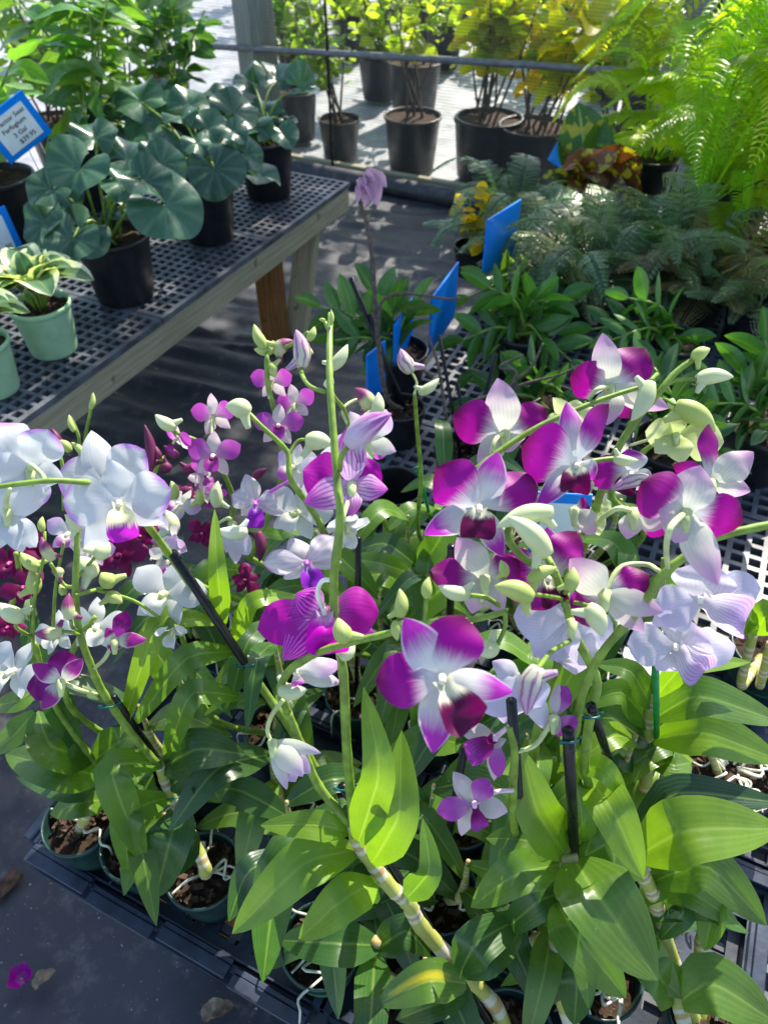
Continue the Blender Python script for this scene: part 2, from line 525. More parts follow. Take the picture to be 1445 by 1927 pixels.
kind('wilted', dict(base=(.58, .34, .46), tip=(.66, .40, .52), u0=.1, u1=.9, vein=(.5, .22, .42), va=.4), dict(base=(.6, .4, .5), tip=(.6, .35, .5)), dict(base=(.5, .2, .4), tip=(.5, .2, .4)))
def budmat(name, c1, c2, c3=None, u0=.2, u1=.8, f=7):
    return petmat(name, base=c1, tip=c2, u0=u0, u1=u1, vein=c3, va=.75 if c3 else 0, vf=f, tr=.25)
B = dict(green=budmat('green_bud_skin', (.42, .52, .14), (.50, .58, .20)), pale=budmat('pale_bud_skin', (.60, .66, .36), (.62, .68, .44)), stripe=budmat('striped_bud_skin', (.62, .62, .46), (.55, .36, .50), (.26, .05, .26)), purple=budmat('purple_bud_skin', (.60, .50, .60), (.36, .08, .36), (.66, .50, .66)), maroon=budmat('maroon_bud_skin', (.20, .03, .10), (.11, .01, .06)), mixed=budmat('maroon_green_bud_skin', (.55, .58, .30), (.26, .05, .16), u0=.35, u1=.6), white=budmat('white_bud_skin', (.70, .74, .50), (.80, .82, .80)))
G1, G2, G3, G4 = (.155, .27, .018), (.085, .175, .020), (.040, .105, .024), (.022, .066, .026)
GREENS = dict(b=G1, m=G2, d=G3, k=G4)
E1, E2 = V((.433, .901, 0)), V((.901, -.433, 0))
UZ = V((0, 0, 1))
BZ = .55
def BP(a, b, z=0.):
    return E1 * a + E2 * b + UZ * z
# ---------------------------------------------------------------- ground
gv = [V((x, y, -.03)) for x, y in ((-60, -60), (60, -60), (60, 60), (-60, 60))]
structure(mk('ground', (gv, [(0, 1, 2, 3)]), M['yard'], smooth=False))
def cloth_sheet():
    nx, ny = 150, 230
    vs, fs, us = [], [], []
    for i in range(nx + 1):
        b = -3.6 + 5.2 * i / nx
        for j in range(ny + 1):
            a = -1.2 + 5.3 * j / ny
            p = BP(a, b)
            q = V((a * 5.5 + .5 * math.sin(b * 2.1), b * .9, 0))
            h = noise.noise(q) * .5 + noise.noise(q * 2.3 + V((3, 7, 1))) * .32 
            h = abs(h)
            k = min(1, max(0, (a - .45) / .5))          # lies flatter by the bench end
            p.z = .006 + (.024 * (1 - min(1, h * 2.6)) ** 2) * (.25 + .75 * k)
            vs.append(p)
            us.append((a, b))
    n1 = ny + 1
    for i in range(nx):
        for j in range(ny):
            fs.append((i * n1 + j, (i + 1) * n1 + j, (i + 1) * n1 + j + 1, i * n1 + j + 1))
    return vs, fs, us
structure(mk('aisle_floor', cloth_sheet(), M['fabric']))
# ---------------------------------------------------------------- benches
def lattice(a0, b0, la, lb, na, nb, z, th=.018, bar=.32, rimw=.012):
    """moulded panel: top sheet with square holes, walls down every hole"""
    def cuts(L, n):
        p = (L - 2 * rimw) / n
        xs = [0.]
        for i in range(n):
            xs += [rimw + p * (i + bar / 2), rimw + p * (i + 1 - bar / 2)]
        return xs + [L]
    xa, xb = cuts(la, na), cuts(lb, nb)
    vs, fs, us, idx = [], [], [], {}
    def vert(i, j, k):
        if (i, j, k) not in idx:
            idx[(i, j, k)] = len(vs)
            vs.append(BP(a0 + xa[i], b0 + xb[j], z - th * k))
            us.append((xa[i] + k * .01, xb[j]))
        return idx[(i, j, k)]
    for i in range(len(xa) - 1):
        for j in range(len(xb) - 1):
            if i % 2 and j % 2:
                c = [(i, j), (i + 1, j), (i + 1, j + 1), (i, j + 1)]
                for q in range(4):
                    p, r = c[q], c[(q + 1) % 4]
                    fs.append((vert(*p, 0), vert(*r, 0), vert(*r, 1), vert(*p, 1)))
            else:
                fs.append((vert(i, j, 0), vert(i, j + 1, 0), vert(i + 1, j + 1, 0), vert(i + 1, j, 0)))
    n = len(xa) - 1
    m = len(xb) - 1
    for i in range(n):
        for j in (0, m):
            fs.append((vert(i, j, 0), vert(i + 1, j, 0), vert(i + 1, j, 1), vert(i, j, 1)))
    for j in range(m):
        for i in (0, n):
            fs.append((vert(i, j, 0), vert(i, j + 1, 0), vert(i, j + 1, 1), vert(i, j, 1)))
    return vs, fs, us
def beam(p, q, hw, hh, up=UZ, bev=.004):
    p, q = V(p), V(q)
    ax = (q - p) / 2
    sd = ax.cross(up).normalized()
    u = sd.cross(ax).normalized()
    g = boxg((p + q) / 2, ax, sd * hw, u * hh, bev)
    L = ax.length * 2
    us = []
    for k, v in enumerate(g[0]):
        us.append((((v - p).dot(ax.normalized())), ((v - p).dot(sd) + (v - p).dot(u)) * 3 + (k % 8) * .002))
    return g[0], g[1], us
# left bench
lb = thing('nursery_bench', 'weathered timber bench with black grid top carrying the dark pots', 'bench', BP(1.6, -2.1, 0))
for k in range(5):
    mk('grid_panel', lattice(2.755 - .615 * (k + 1), -2.06, .611, .585, 17, 16, BZ), M['bench'], lb, smooth=False)
    mk('grid_panel', lattice(2.755 - .615 * (k + 1), -2.655, .611, .585, 17, 16, BZ), M['bench'], lb, smooth=False)
mk('front_beam', beam(BP(-.4, -1.498, BZ - .066), BP(2.74, -1.498, BZ - .066), .019, .045), M['wood'], lb, smooth=False)
mk('rear_beam', beam(BP(-.4, -2.63, BZ - .066), BP(2.74, -2.63, BZ - .066), .019, .045), M['wood'], lb, smooth=False)
mk('end_beam', beam(BP(2.72, -1.52, BZ - .066), BP(2.72, -2.61, BZ - .066), .019, .045), M['wood'], lb, smooth=False)
for a in (.25, 1.3, 2.35):
    mk('cross_beam', beam(BP(a, -1.52, BZ - .07), BP(a, -2.61, BZ - .07), .019, .04), M['wood'], lb, smooth=False)
for a in (.3, 2.31):
    for b_ in (-1.62, -2.5):
        mk('leg', beam(BP(a, b_, 0.), BP(a, b_, BZ - .11), .044, .044, E1), M['wood2'], lb, smooth=False)
        mk('brace', beam(BP(a + .075, b_ + .05, .0), BP(a + .25, b_ + .05, BZ - .115), .019, .05, E2), M['wood'], lb, smooth=False)
# orchid bench
rb = thing('nursery_bench', 'black plastic grid bench under the orchids and ferns', 'bench', BP(1.6, 0, 0))
for k in range(5):
    for j in range(3):
        mk('grid_panel', lattice(.162 + .612 * k, -.655 + .59 * j, .606, .584, 17, 16, BZ), M['bench'], rb, smooth=False)
for b_ in (-.63, 1.07):
    mk('side_beam', beam(BP(.17, b_, BZ - .066), BP(3.18, b_, BZ - .066), .019, .045), M['wood'], rb, smooth=False)
for a in (.185, 1.1, 2.1, 3.16):
    mk('cross_beam', beam(BP(a, -.61, BZ - .066), BP(a, 1.05, BZ - .066), .019, .04), M['wood'], rb, smooth=False)
for a in (.28, 1.7, 3.05):
    for b_ in (-.52, .95):
        mk('leg', beam(BP(a, b_, 0.), BP(a, b_, BZ - .115), .044, .044, E1), M['wood2'], rb, smooth=False)
# carrying trays under the pots
def tray(a0, b0, na, nb, label):
    t = thing('carrying_tray', label, 'tray', BP(a0, b0, BZ), 'carrying trays under the orchid pots')
    la, lb_ = .118 * na, .118 * nb
    mk('base', lattice(a0, b0, la, lb_, na * 2, nb * 2, BZ + .007, .005, .4), M['tray'], t, smooth=False)
    z0, z1 = BZ + .009, BZ + .034
    def rim(p, q, out):
        n = max(2, int((q - p).length / .105))
        dq = (q - p).normalized() * .006
        gs = [boxg((p + q) / 2 - out * .006 + UZ * (z0 + z1 - .003) / 2, (q - p) / 2 - dq, out * .0012, UZ * ((z1 - z0) / 2 - .002)), boxg((p + q) / 2 + out * .0085 + UZ * (z0 - .004), (q - p) / 2 - dq, out * .0125, UZ * .0035)]
        for i in range(n):
            A, B_ = p.lerp(q, (i + .04) / n), p.lerp(q, (i + .96) / n)
            o = out * (.006 if i % 2 else .0)
            gs.append(boxg((A + B_) / 2 + o + UZ * (z0 + z1) / 2, (B_ - A) / 2, out * .0045, UZ * ((z1 - z0) / 2), .002))
            gs.append(boxg((A + B_) / 2 + o + out * .0125 + UZ * (z1 - .001), (B_ - A) / 2, out * .0085, UZ * .0022, .001))
            if i:
                J = p.lerp(q, i / n)
                gs.append(boxg(J + out * .004 + UZ * (z0 + .008), (q - p).normalized() * .0055, out * .004, UZ * .0078))
        return join(*gs)
    for p, q, o in ((BP(a0, b0), BP(a0, b0 + lb_), -E1), (BP(a0 + la, b0), BP(a0 + la, b0 + lb_), E1), (BP(a0, b0), BP(a0 + la, b0), -E2), (BP(a0, b0 + lb_), BP(a0 + la, b0 + lb_), E2)):
        mk('rim', rim(p, q, o), M['tray'], t, smooth=False)
tray(.172, -.652, 3, 4, 'bluish black tray with stepped rim beside the scuffed floor cloth')
tray(.172, -.165, 3, 4, 'bluish black tray under the banded bare canes')
tray(.60, -.60, 3, 4, 'black tray behind the white orchids')
tray(.60, -.12, 3, 5, 'black tray under the lilac orchid on its green stake')
# ---------------------------------------------------------------- fence
FA = 4.14
fn = thing('screen_fence', 'low screened fence with top pipe and pale sill board', 'fence', BP(FA, 0, 0))
mk('sill_board', beam(BP(FA, -3.4, .045), BP(FA, 2.6, .045), .02, .04), M['wood'], fn, smooth=False)
mk('ground_roll', tube([BP(FA - .12, -3.4, .05), BP(FA - .14, -1.5, .055), BP(FA - .11, .3, .045), BP(FA - .13, 2.6, .05)], [.05, .05], 10, 30), M['fabric'], fn)
sv = [BP(FA + .03, -3.4, .05), BP(FA + .03, 2.6, .05), BP(FA + .03, 2.6, 2.3), BP(FA + .03, -3.4, 2.3)]
mk('screen', (sv, [(0, 1, 2, 3)], [(0, 0), (5.9, 0), (5.9, 2.2), (0, 2.2)]), M['screen'], fn, smooth=False)
mk('top_pipe', tube([BP(FA - .03, -3.3, .62), BP(FA - .03, -.2, .76), BP(FA - .03, 2.6, .80)], [.017, .017], 10, 20), M['pipe'], fn)
for b_ in (-2.32, -.35, 1.6):
    mk('upright', tube([BP(FA - .035, b_, 0), BP(FA - .035, b_, 2.3)], [.008, .008], 8, 4), M['black'], fn)
pp = W(505, 300, 0)
tag(mk('timber_post', beam(pp, pp + UZ * 2.7, .085, .085, V((.75, .66, 0))), M['wood3'], smooth=False, loc=pp), 'square grey timber post behind the left bench', 'post')
for x, lab in ((1290, 'brown timber post behind the bright fern, beside the vines'), (1385, 'brown timber post behind the tips of the bright fern')):
    q = W(x + 10, 95, .55)
    q.z = 0
    tag(mk('timber_post', beam(q, q + UZ * 2.7, .11, .11, V((.9, .4, 0))), M['wood3'], smooth=False, loc=q), lab, 'post')

# ---------------------------------------------------------------- pots
def pot_parts(root, c, r, h, mat, soil=True, band=False, taper=.78, smat=None):
    """nursery pot standing at c: rolled rim, tapering wall, soil"""
    rb_ = r * taper
    pr = [(rb_ * .2, 0), (rb_ * .96, 0), (rb_, .004), (r * .97, h - .018), (r * .975, h - .017), (r * 1.02, h - .016), (r * 1.03, h - .004), (r * 1.02, h), (r * .97, h), (r * .95, h - .006), (rb_ * 1.02, h * .35)]
    o = mk('pot', lathe(pr, c, 30), mat, root)
    if band:
        t = .5
        ra, rc = rb_ + (r * .97 - rb_) * .42, rb_ + (r * .97 - rb_) * .78
        mk('band', lathe([(ra + .0008, h * .42), (rc + .0012, h * .78)], c, 30), M['gband'], root)
    if soil:
        n, vs, fs, us = 26, [V(c) + UZ * (h - .018)], [], [(0, 0)]
        for k in (.35, .7, 1.):
            for j in range(n):
                a = 6.283 * j / n
                vs.append(V(c) + V((math.cos(a) * r * .95 * k, math.sin(a) * r * .95 * k, h - .022 + (random.random() - .5) * .012)))
                us.append((k, j / n))
        for j in range(n):
            fs.append((0, 1 + j, 1 + (j + 1) % n))
            for q in (0, 1):
                fs.append((1 + q * n + j, 1 + q * n + n + j, 1 + q * n + n + (j + 1) % n, 1 + q * n + (j + 1) % n))
        so = mk('potting_bark', (vs, fs, us), smat or M['soil'], root)
        gs = []
        for k in range(46 if r < .09 else 14):
            a, q = random.uniform(0, 6.283), r * .88 * math.sqrt(random.random())
            e = [V((random.uniform(-1, 1), random.uniform(-1, 1), random.uniform(-.5, .5))).normalized() for _ in (0, 1)]
            z_ = e[0].cross(e[1]).normalized()
            L = random.uniform(.0025, .0065)
            gs.append(boxg(V(c) + V((math.cos(a) * q, math.sin(a) * q, h - .016 + random.uniform(0, .006))), e[0] * L, z_.cross(e[0]) * L * .6, z_ * L * .35))
        if r < .14:
            mk('bark_chips', join(*gs), M['chip'], so, smooth=False)['kind'] = 'stuff'
    return o
# ---------------------------------------------------------------- round-leaved plants on the left bench
def round_leaf(c, nrm, r, dirv, wav=.12, seed=0., dome=.15, fold=0.):
    nrm = nrm.normalized()
    x = (dirv - nrm * dirv.dot(nrm)).normalized()
    y = nrm.cross(x)
    n, m = 34, 5
    vs, fs, us = [c.copy()], [], [(0, .5)]
    for i in range(1, m + 1):
        k = i / m
        for j in range(n + 1):
            a = R(14) + (2 * math.pi - R(28)) * j / n       # notch at angle 0
            edge = 1 - .52 * math.exp(-(min(a, 6.283 - a) / .30) ** 2)
            rr = r * k * (1 - (1 - edge) * k) * (1 + .04 * math.sin(3 * a + seed))
            px_, py_ = math.cos(a) * rr, math.sin(a) * rr
            h = r * (dome * (k - k * k * 1.4) + wav * k * k * math.sin(4 * a + seed) + .025 * k * math.cos(9 * a + seed * 2)) + fold * abs(py_)
            vs.append(c + x * px_ + y * py_ + nrm * h)
            us.append((k, j / n))
    for j in range(n):
        fs.append((0, 1 + j, 2 + j))
        for i in range(m - 1):
            p = 1 + i * (n + 1) + j
            fs.append((p, p + n + 1, p + n + 2, p + 1))
    return vs, fs, us
TOC = lambda p: (CAM - p).normalized()
def farf(label, a, b_, r, h, leaves, extra=0, seed=1):
    c = BP(a, b_, BZ + .002)
    t = thing('farfugium_plant', label, 'potted plant', c, 'round leaved plants on the timber bench')
    pot_parts(t, c, r, h, M['pot'])
    rnd = random.Random(seed)
    top = c + UZ * (h - .01)
    specs = []
    for (x, y, z, rp, nx, ny, fold) in leaves:
        p = D(x, y, dep(c) - (.27 if y > 300 else .16) - .06 * rnd.random() + (.12 if y < 235 else 0))
        specs.append((p, pxm(rp, p), (TOC(p) * .75 + UZ * .75 + RT * nx + UP * ny).normalized(), fold))
    for k in range(extra):
        an = rnd.uniform(0, 6.28)
        rr = rnd.uniform(.05, .20)
        p = top + V((math.cos(an) * rr, math.sin(an) * rr, rnd.uniform(.05, .24) - rr * .3))
        specs.append((p, rnd.uniform(.045, .085), (UZ + V((math.cos(an), math.sin(an), 0)) * rnd.uniform(.1, .7) + V((rnd.uniform(-.3, .3), -.35, 0))).normalized(), rnd.uniform(0, .5)))
    for i, (p, rr, nn, fold) in enumerate(specs):
        out = V((p.x - c.x, p.y - c.y, 0))
        dirv = (-out).normalized() if out.length > .02 else V((0, 1, 0))
        dirv = (dirv + V((rnd.uniform(-.5, .5), rnd.uniform(-.5, .5), .2)))
        g = rnd.uniform(.75, 1.2)
        mk('leaf', round_leaf(p, nn, rr, dirv, .10 + rnd.random() * .12, rnd.uniform(0, 6), .22, fold), M['round'], t, (.040 * g, .105 * g, .052 * g))
        st = top + V((rnd.uniform(-.04, .04), rnd.uniform(-.04, .04), -.01))
        mk('petiole', tube([st, st.lerp(p, .5) + UZ * .05, p - nn * .004], [.005, .0032], 6, 8), M['stem'], t)
farf('tractor seat plant, broad glossy round leaves, in the black pot nearest the hosta', 1.59, -1.665, .112, .20, [
    (150, 437, .76, 55, 0, -.15, 0), (312, 388, .80, 70, .1, -.1, .1), (150, 318, .90, 58, -.1, -.1, .5), (240, 300, .92, 52, .1, .2, .1),
    (95, 355, .86, 46, -.3, 0, .3), (225, 345, .88, 36, .1, .1, .1), (305, 310, .92, 45, .2, 0, .35), (180, 260, .98, 44, -.1, .2, .4), (300, 300, .9, 40, .1, 0, .4)], 7, 3)
farf('tractor seat plant with a speckled drooping leaf, in the middle black pot', 2.06, -1.675, .105, .20, [
    (405, 318, .84, 56, 0, -.25, .05), (300, 232, 1.0, 66, -.1, .1, .15), (265, 190, 1.04, 50, -.2, .2, .2), (462, 290, .86, 34, .3, -.2, .2), (440, 212, .98, 46, .3, .1, .4),
    (355, 200, 1.02, 42, .1, .1, .2), (215, 225, 1.0, 50, -.2, .1, .3), (390, 240, .95, 40, .1, 0, .2)], 8, 5)
farf('leafy plant drooping round leaves over the black pot at the bench end', 2.49, -1.70, .108, .21, [
    (500, 215, .90, 34, .1, .1, .4), (480, 240, .88, 36, -.2, .0, .2), (520, 150, 1.05, 40, 0, .3, .7), (565, 165, 1.03, 36, .4, .1, .9), (475, 155, 1.04, 34, -.3, .1, .7)], 6, 8)
# big floppy blades of the bench-end plant get their companions: broad arrow leaves
def leafy(name, label, cat, c, potr, poth, height, spread, nst, nlf, lm, col, ls, seed, group=None, potm='pot', droop=.4, mat='vine', minh=.15, woody=True, stuff=False, soil=True):
    rnd = random.Random(seed)
    t = thing(name, label, cat, c, group)
    if potr:
        pot_parts(t, V(c), potr, poth, M[potm], soil)
    base = V(c) + UZ * (poth - .02)
    acc = []
    for s in range(nst):
        an = rnd.uniform(0, 6.28)
        sp = spread * rnd.uniform(.3, 1.)
        H = height * rnd.uniform(.7, 1.)
        p0 = base + V((rnd.uniform(-1, 1), rnd.uniform(-1, 1), 0)) * max(.01, potr * .4)
        p2 = base + V((math.cos(an) * sp, math.sin(an) * sp, H))
        p1 = p0.lerp(p2, .5) + V((rnd.uniform(-.1, .1) * H, rnd.uniform(-.1, .1) * H, .06 * H))
        mk('stem', tube([p0, p1, p2], [.008 if woody else .006, .003], 5, 8), M['twig'] if woody else M['stem'], t)
        cs = spline([p0, p1, p2], 40)
        for k in range(nlf):
            f = minh + (1 - minh) * (k + rnd.random()) / nlf
            q = cs[min(40, int(f * 40))]
            a2 = rnd.uniform(0, 6.28)
            dv = V((math.cos(a2), math.sin(a2), rnd.uniform(-droop, .35))).normalized()
            sc_ = ls * rnd.uniform(.6, 1.25)
            g = rnd.uniform(.7, 1.3)
            yy = rnd.uniform(.85, 1.35)
            nn = (UZ * rnd.uniform(.2, 1.) + V((rnd.uniform(-1, 1), rnd.uniform(-1, 1), 0)) * .7)
            sd_ = dv.cross(nn).normalized()
            nn = sd_.cross(dv)
            Mx = Matrix((( sd_.x * sc_, dv.x * sc_, nn.x * sc_, 0), (sd_.y * sc_, dv.y * sc_, nn.y * sc_, 0), (sd_.z * sc_, dv.z * sc_, nn.z * sc_, 0), (0, 0, 0, 1)))
            off = q - V(c) + dv * .015
            if stuff:
                acc.append((Mx, q + dv * .015))
            else:
                Mx.translation = off
                inst(lm[rnd.randrange(len(lm))], 'leaf', t, Mx, (col[0] * g * yy, col[1] * g, col[2] * g))
    if stuff:
        vs, fs, us = [], [], []
        for Mx, q in acc:
            src = lm[rnd.randrange(len(lm))]
            k = len(vs)
            vs += [Mx @ v.co + q for v in src.vertices]
            for pl in src.polygons:
                fs.append(tuple(i + k for i in pl.vertices))
            uu = [(0, 0)] * len(src.vertices)
            for l in src.loops:
                uu[l.vertex_index] = tuple(src.uv_layers[0].data[l.index].uv)
            us += uu
        fo = mk('foliage', (vs, fs, us), M[mat], t, col)
        fo['kind'] = 'stuff'
    return t
def leafmesh(name, mat, prof, wr, droop=.15, cup=.2, rip=.0, nu=6, nv=4, fold=0.):
    g = ribbon([V((0, 0, 0)), V((0, .5, .03)), V((0, 1, -droop))], wr, UZ, prof, nu, nv, cup, fold, rip, 2.)
    return mesh(name, *g[:2], mat, g[2])
LM_oval = [leafmesh('oval_leaf', M['zz'], prof_oval, .45, d, .25, .1) for d in (.1, .3, -.1)]
LM_long = [leafmesh('long_leaf', M['zz'], prof_leaf, .34, d, .2, .12) for d in (.1, .35, .2)]
LM_vine = [leafmesh('vine_leaf', M['vine'], prof_oval, .85, d, .25, .15) for d in (.1, .3, .0)]
LM_small = [leafmesh('small_leaf', M['vine'], prof_oval, .6, .1, .2, 0., 3, 2)]
# tall leafy shrubs behind the left bench pots
leafy('leafy_shrub', 'tall shrub of long bright leaves behind the tractor seat plants', 'shrub', BP(2.15, -2.25, BZ), .13, .24, .55, .30, 7, 15, LM_long, (.085, .20, .035), .17, 21, 'shrubs at the rear of the timber bench', mat='zz', woody=False)
leafy('leafy_shrub', 'shrub of oval dark leaves beside the grey timber post', 'shrub', BP(2.62, -2.2, BZ), .12, .22, .50, .26, 6, 15, LM_oval, (.05, .14, .035), .12, 22, 'shrubs at the rear of the timber bench', mat='zz', woody=False)
leafy('leafy_shrub', 'shrub with broad pale green leaves above the upper blue sign', 'shrub', BP(1.75, -2.3, BZ), .13, .22, .42, .30, 6, 13, LM_oval, (.12, .26, .04), .16, 23, 'shrubs at the rear of the timber bench', mat='zz', woody=False)
leafy('leafy_shrub', 'dark low shrub beneath the upper blue sign', 'shrub', BP(1.35, -2.25, BZ), .12, .2, .28, .25, 6, 12, LM_oval, (.04, .11, .03), .12, 24, 'shrubs at the rear of the timber bench', mat='zz', woody=False)
# bench-end plant's arching blades
c = BP(2.50, -1.74, BZ)
# grassy palm in the far corner
pc = W(55, 115, 0)
pt = thing('young_palm', 'young feathery palm in a black pot behind the timber bench', 'palm', pc)
pot_parts(pt, pc, .16, .28, M['pot'])
rnd = random.Random(4)
for k in range(26):
    an = rnd.uniform(0, 6.28)
    s0 = pc + V((rnd.uniform(-.06, .06), rnd.uniform(-.06, .06), .26))
    L = rnd.uniform(.5, .9)
    e = s0 + V((math.cos(an) * L * .5, math.sin(an) * L * .5, L * .85))
    md = s0.lerp(e, .5) + UZ * .16
    cs = spline([s0, md, e], 14)
    gs = [tube([s0, md, e], [.005, .002], 5, 10)]
    for i in range(4, 15):
        tg = (cs[min(14, i + 1)] - cs[i - 1]).normalized()
        sd_ = tg.cross(UZ).normalized()
        for s in (-1, 1):
            gs.append(ribbon([cs[i], cs[i] + sd_ * s * .09 + tg * .08, cs[i] + sd_ * s * .15 + tg * .2 - UZ * .03], .016, UZ, prof_leaf, 4, 2))
    mk('frond', join(*gs), M['fern'], pt, (.10, .20, .05))
# ---------------------------------------------------------------- hostas in mint pots
def hosta(label, a, b_, r, h, seed, n=22):
    c = BP(a, b_, BZ + .002)
    t = thing('variegated_hosta', label, 'potted plant', c, 'hostas in mint pots')
    pot_parts(t, c, r, h, M['mint'], True, False, .8)
    rnd = random.Random(seed)
    s0 = c + UZ * (h - .01)
    for k in range(n):
        an = k * 2.4 + rnd.uniform(-.3, .3)
        f = (k + .5) / n
        L = r * (1.1 + .9 * f) * rnd.uniform(.85, 1.15)
        d = V((math.cos(an), math.sin(an), 0))
        p0 = s0 + d * .012
        p1 = s0 + d * L * .35 + UZ * (L * (1.0 - .45 * f))
        p2 = s0 + d * L * (.55 + .45 * f) + UZ * L * (1.35 - .95 * f)
        g = rnd.uniform(.8, 1.2)
        q = p0.lerp(p1, .6)
        mk('leaf', ribbon([q, p1, p1.lerp(p2, .6) + UZ * .006, p2], L * .66, UZ + d * .1, prof_oval, 8, 6, .3, 0, .08, 1.5), M['hosta'], t, (.055 * g, .14 * g, .06 * g))
        mk('petiole', tube([p0 - UZ * .01, q], [.0025, .002], 5, 3), M['stem'], t)
hosta('white edged hosta in a mint green pot with its whole pot showing', 1.25, -1.64, .080, .145, 2)
hosta('white edged hosta in a mint green pot cut by the bench corner', 1.03, -1.64, .080, .145, 5)
# ---------------------------------------------------------------- blue signs
def letters(txt, size, parent, origin, ux, uy, nz, mat, bold=.012):
    cu = bpy.data.curves.new('lettering', 'FONT')
    cu.body = txt
    cu.size = size
    cu.align_x = 'CENTER'
    cu.offset = bold * size
    cu.resolution_u = 3
    o = bpy.data.objects.new('tmp', cu)
    COL.objects.link(o)
    bpy.context.view_layer.update()
    me = bpy.data.meshes.new_from_object(o)
    vs = [origin + ux * v.co.x + uy * v.co.y + nz * .0006 for v in me.vertices]
    fs = [tuple(p.vertices) for p in me.polygons]
    bpy.data.objects.remove(o)
    return mk('lettering', (vs, fs), mat, parent, smooth=False)
def sign(label, tl, tr_, br, lines=None, legs=(), card=True, group='blue price signs', inset=.13, back=False):
    """corners as world points (top-left, top-right, bottom-right)"""
    ux, uy = (tr_ - tl), (tr_ - br)
    wd, ht = ux.length, uy.length
    ux.normalize()
    uy.normalize()
    nz = ux.cross(uy).normalized()
    uy = nz.cross(ux)
    c = tl + ux * wd / 2 - uy * ht / 2
    t = thing('price_sign', label, 'sign', c - uy * ht / 2, group)
    mk('panel', boxg(c, ux * wd / 2, uy * ht / 2, nz * .0025, .0012), M['blue'], t, smooth=False)
    if card:
        mk('card', boxg(c + nz * .0032, ux * wd * (.5 - inset), uy * ht * (.5 - inset), nz * .0006), M['card'], t, smooth=False)
    for i, (txt, yy, sz, xo) in enumerate(lines or ()):
        letters(txt, sz * ht, t, c + nz * .0039 + uy * yy * ht + ux * xo * wd, ux, uy, nz, M['ink'])
    for (lx, end) in legs:
        s0 = c - uy * ht / 2 + ux * lx * wd + uy * .01
        mk('leg', tube([s0, end], [.0017, .0017], 6, 2), M['wire'], t)
    return t
S1, S2 = (.994, .932), (.714, .704)
# upper left: corners read at their real place on the bench, panel leaning
tr_ = W(40, 168, 1.12)
br_ = W(98, 248, S1[0])
ux_ = W(98, 248, S1[0]) - W(20, 309, S1[1])
sign('blue sign with white card naming Tractor Seat Farfugium, 3 Gal, $39.95', tr_ - ux_, tr_, br_, [
    ('Tractor Seat', .20, .135, 0), ('Farfugium', .04, .135, 0), ('3 Gal', -.13, .135, 0.02), ('$39.95', -.29, .135, .08)], [(-.05, W(108, 392, .76)), (.2, W(118, 352, .80))])
tr_ = W(8, 386, .86)
br_ = W(50, 480, S2[0])
ux_ = W(50, 480, S2[0]) - W(-42, 520, S2[1])
sign('blue sign with white card standing over the hostas', tr_ - ux_, tr_, br_, [('95', -.26, .15, .26)], [(.0, W(12, 540, .67)), (.3, W(40, 540, .67))])
def sign2(label, pts, zs, legs=True, card=False):
    tl, t2, b2 = (W(x, y, z) for (x, y), z in zip(pts, zs))
    sign(label, tl, t2, b2, None, [(0, b2.lerp(tl, .3) * 1 - UZ * .2)] if legs else (), card)
def sign3(label, l, r, z, h):
    """upright panel: top edge level at height z between two sight lines"""
    tl, t2 = W(*l, z), W(*r, z)
    sign(label, tl, t2, t2 - UZ * h, None, [(.0, tl.lerp(t2, .5) - UZ * (z - BZ - .03))], False)
sign3('blank blue sign panel beside the lacy ferns', (917, 413), (980, 374), .86, .165)
sign3('narrow blue sign standing behind the zamioculcas twig', (812, 560), (862, 492), .80, .16)
sign3('slim blue sign half hidden by zamioculcas leaflets', (742, 612), (778, 556), .77, .16)
sign3('blue sign strip behind the leaning black stakes', (690, 668), (724, 640), .75, .14)
sign2('blue sign with white card low among the bicolour orchids', [(1010, 925), (1115, 930), (1105, 1060)], (.98, .98, .86), True, True)
sign('blue sign edge showing between croton and bright fern', D(1030, 300, 2.95), D(1060, 245, 2.98), D(1062, 330, 2.96), None, (), False)
# ---------------------------------------------------------------- potted vines behind the fence
vn = ['vine in the square black pot beside the fence upright', 'vine in the round black pot left of the lit gap', 'vine in the wide black pot right of the lit gap', 'yellowing vine in the black pot behind the croton', 'pot of bare canes standing farther back on the lit ground']
vn += ['vine with large sunlit leaves draped over the top pipe', 'vine with large sunlit leaves trailing behind the croton', 'vine with large sunlit leaves against the brown posts', 'vine with small leaves behind the grey post']
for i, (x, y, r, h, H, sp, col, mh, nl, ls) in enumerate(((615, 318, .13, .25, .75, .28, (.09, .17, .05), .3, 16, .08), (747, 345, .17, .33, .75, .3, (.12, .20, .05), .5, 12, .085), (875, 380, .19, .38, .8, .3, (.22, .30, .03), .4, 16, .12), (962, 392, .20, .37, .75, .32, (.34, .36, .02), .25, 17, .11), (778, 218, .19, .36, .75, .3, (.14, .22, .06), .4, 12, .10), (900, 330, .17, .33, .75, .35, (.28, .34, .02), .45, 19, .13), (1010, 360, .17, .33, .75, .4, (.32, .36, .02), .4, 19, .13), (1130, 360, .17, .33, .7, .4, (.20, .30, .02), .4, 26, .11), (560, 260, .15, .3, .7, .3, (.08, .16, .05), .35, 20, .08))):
    p = W(x, y, 0)
    if i < 4:
        p = BP(FA + .26, p.dot(E2), 0)
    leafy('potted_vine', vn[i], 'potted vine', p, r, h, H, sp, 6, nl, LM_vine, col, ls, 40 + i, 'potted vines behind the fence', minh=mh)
k = 0
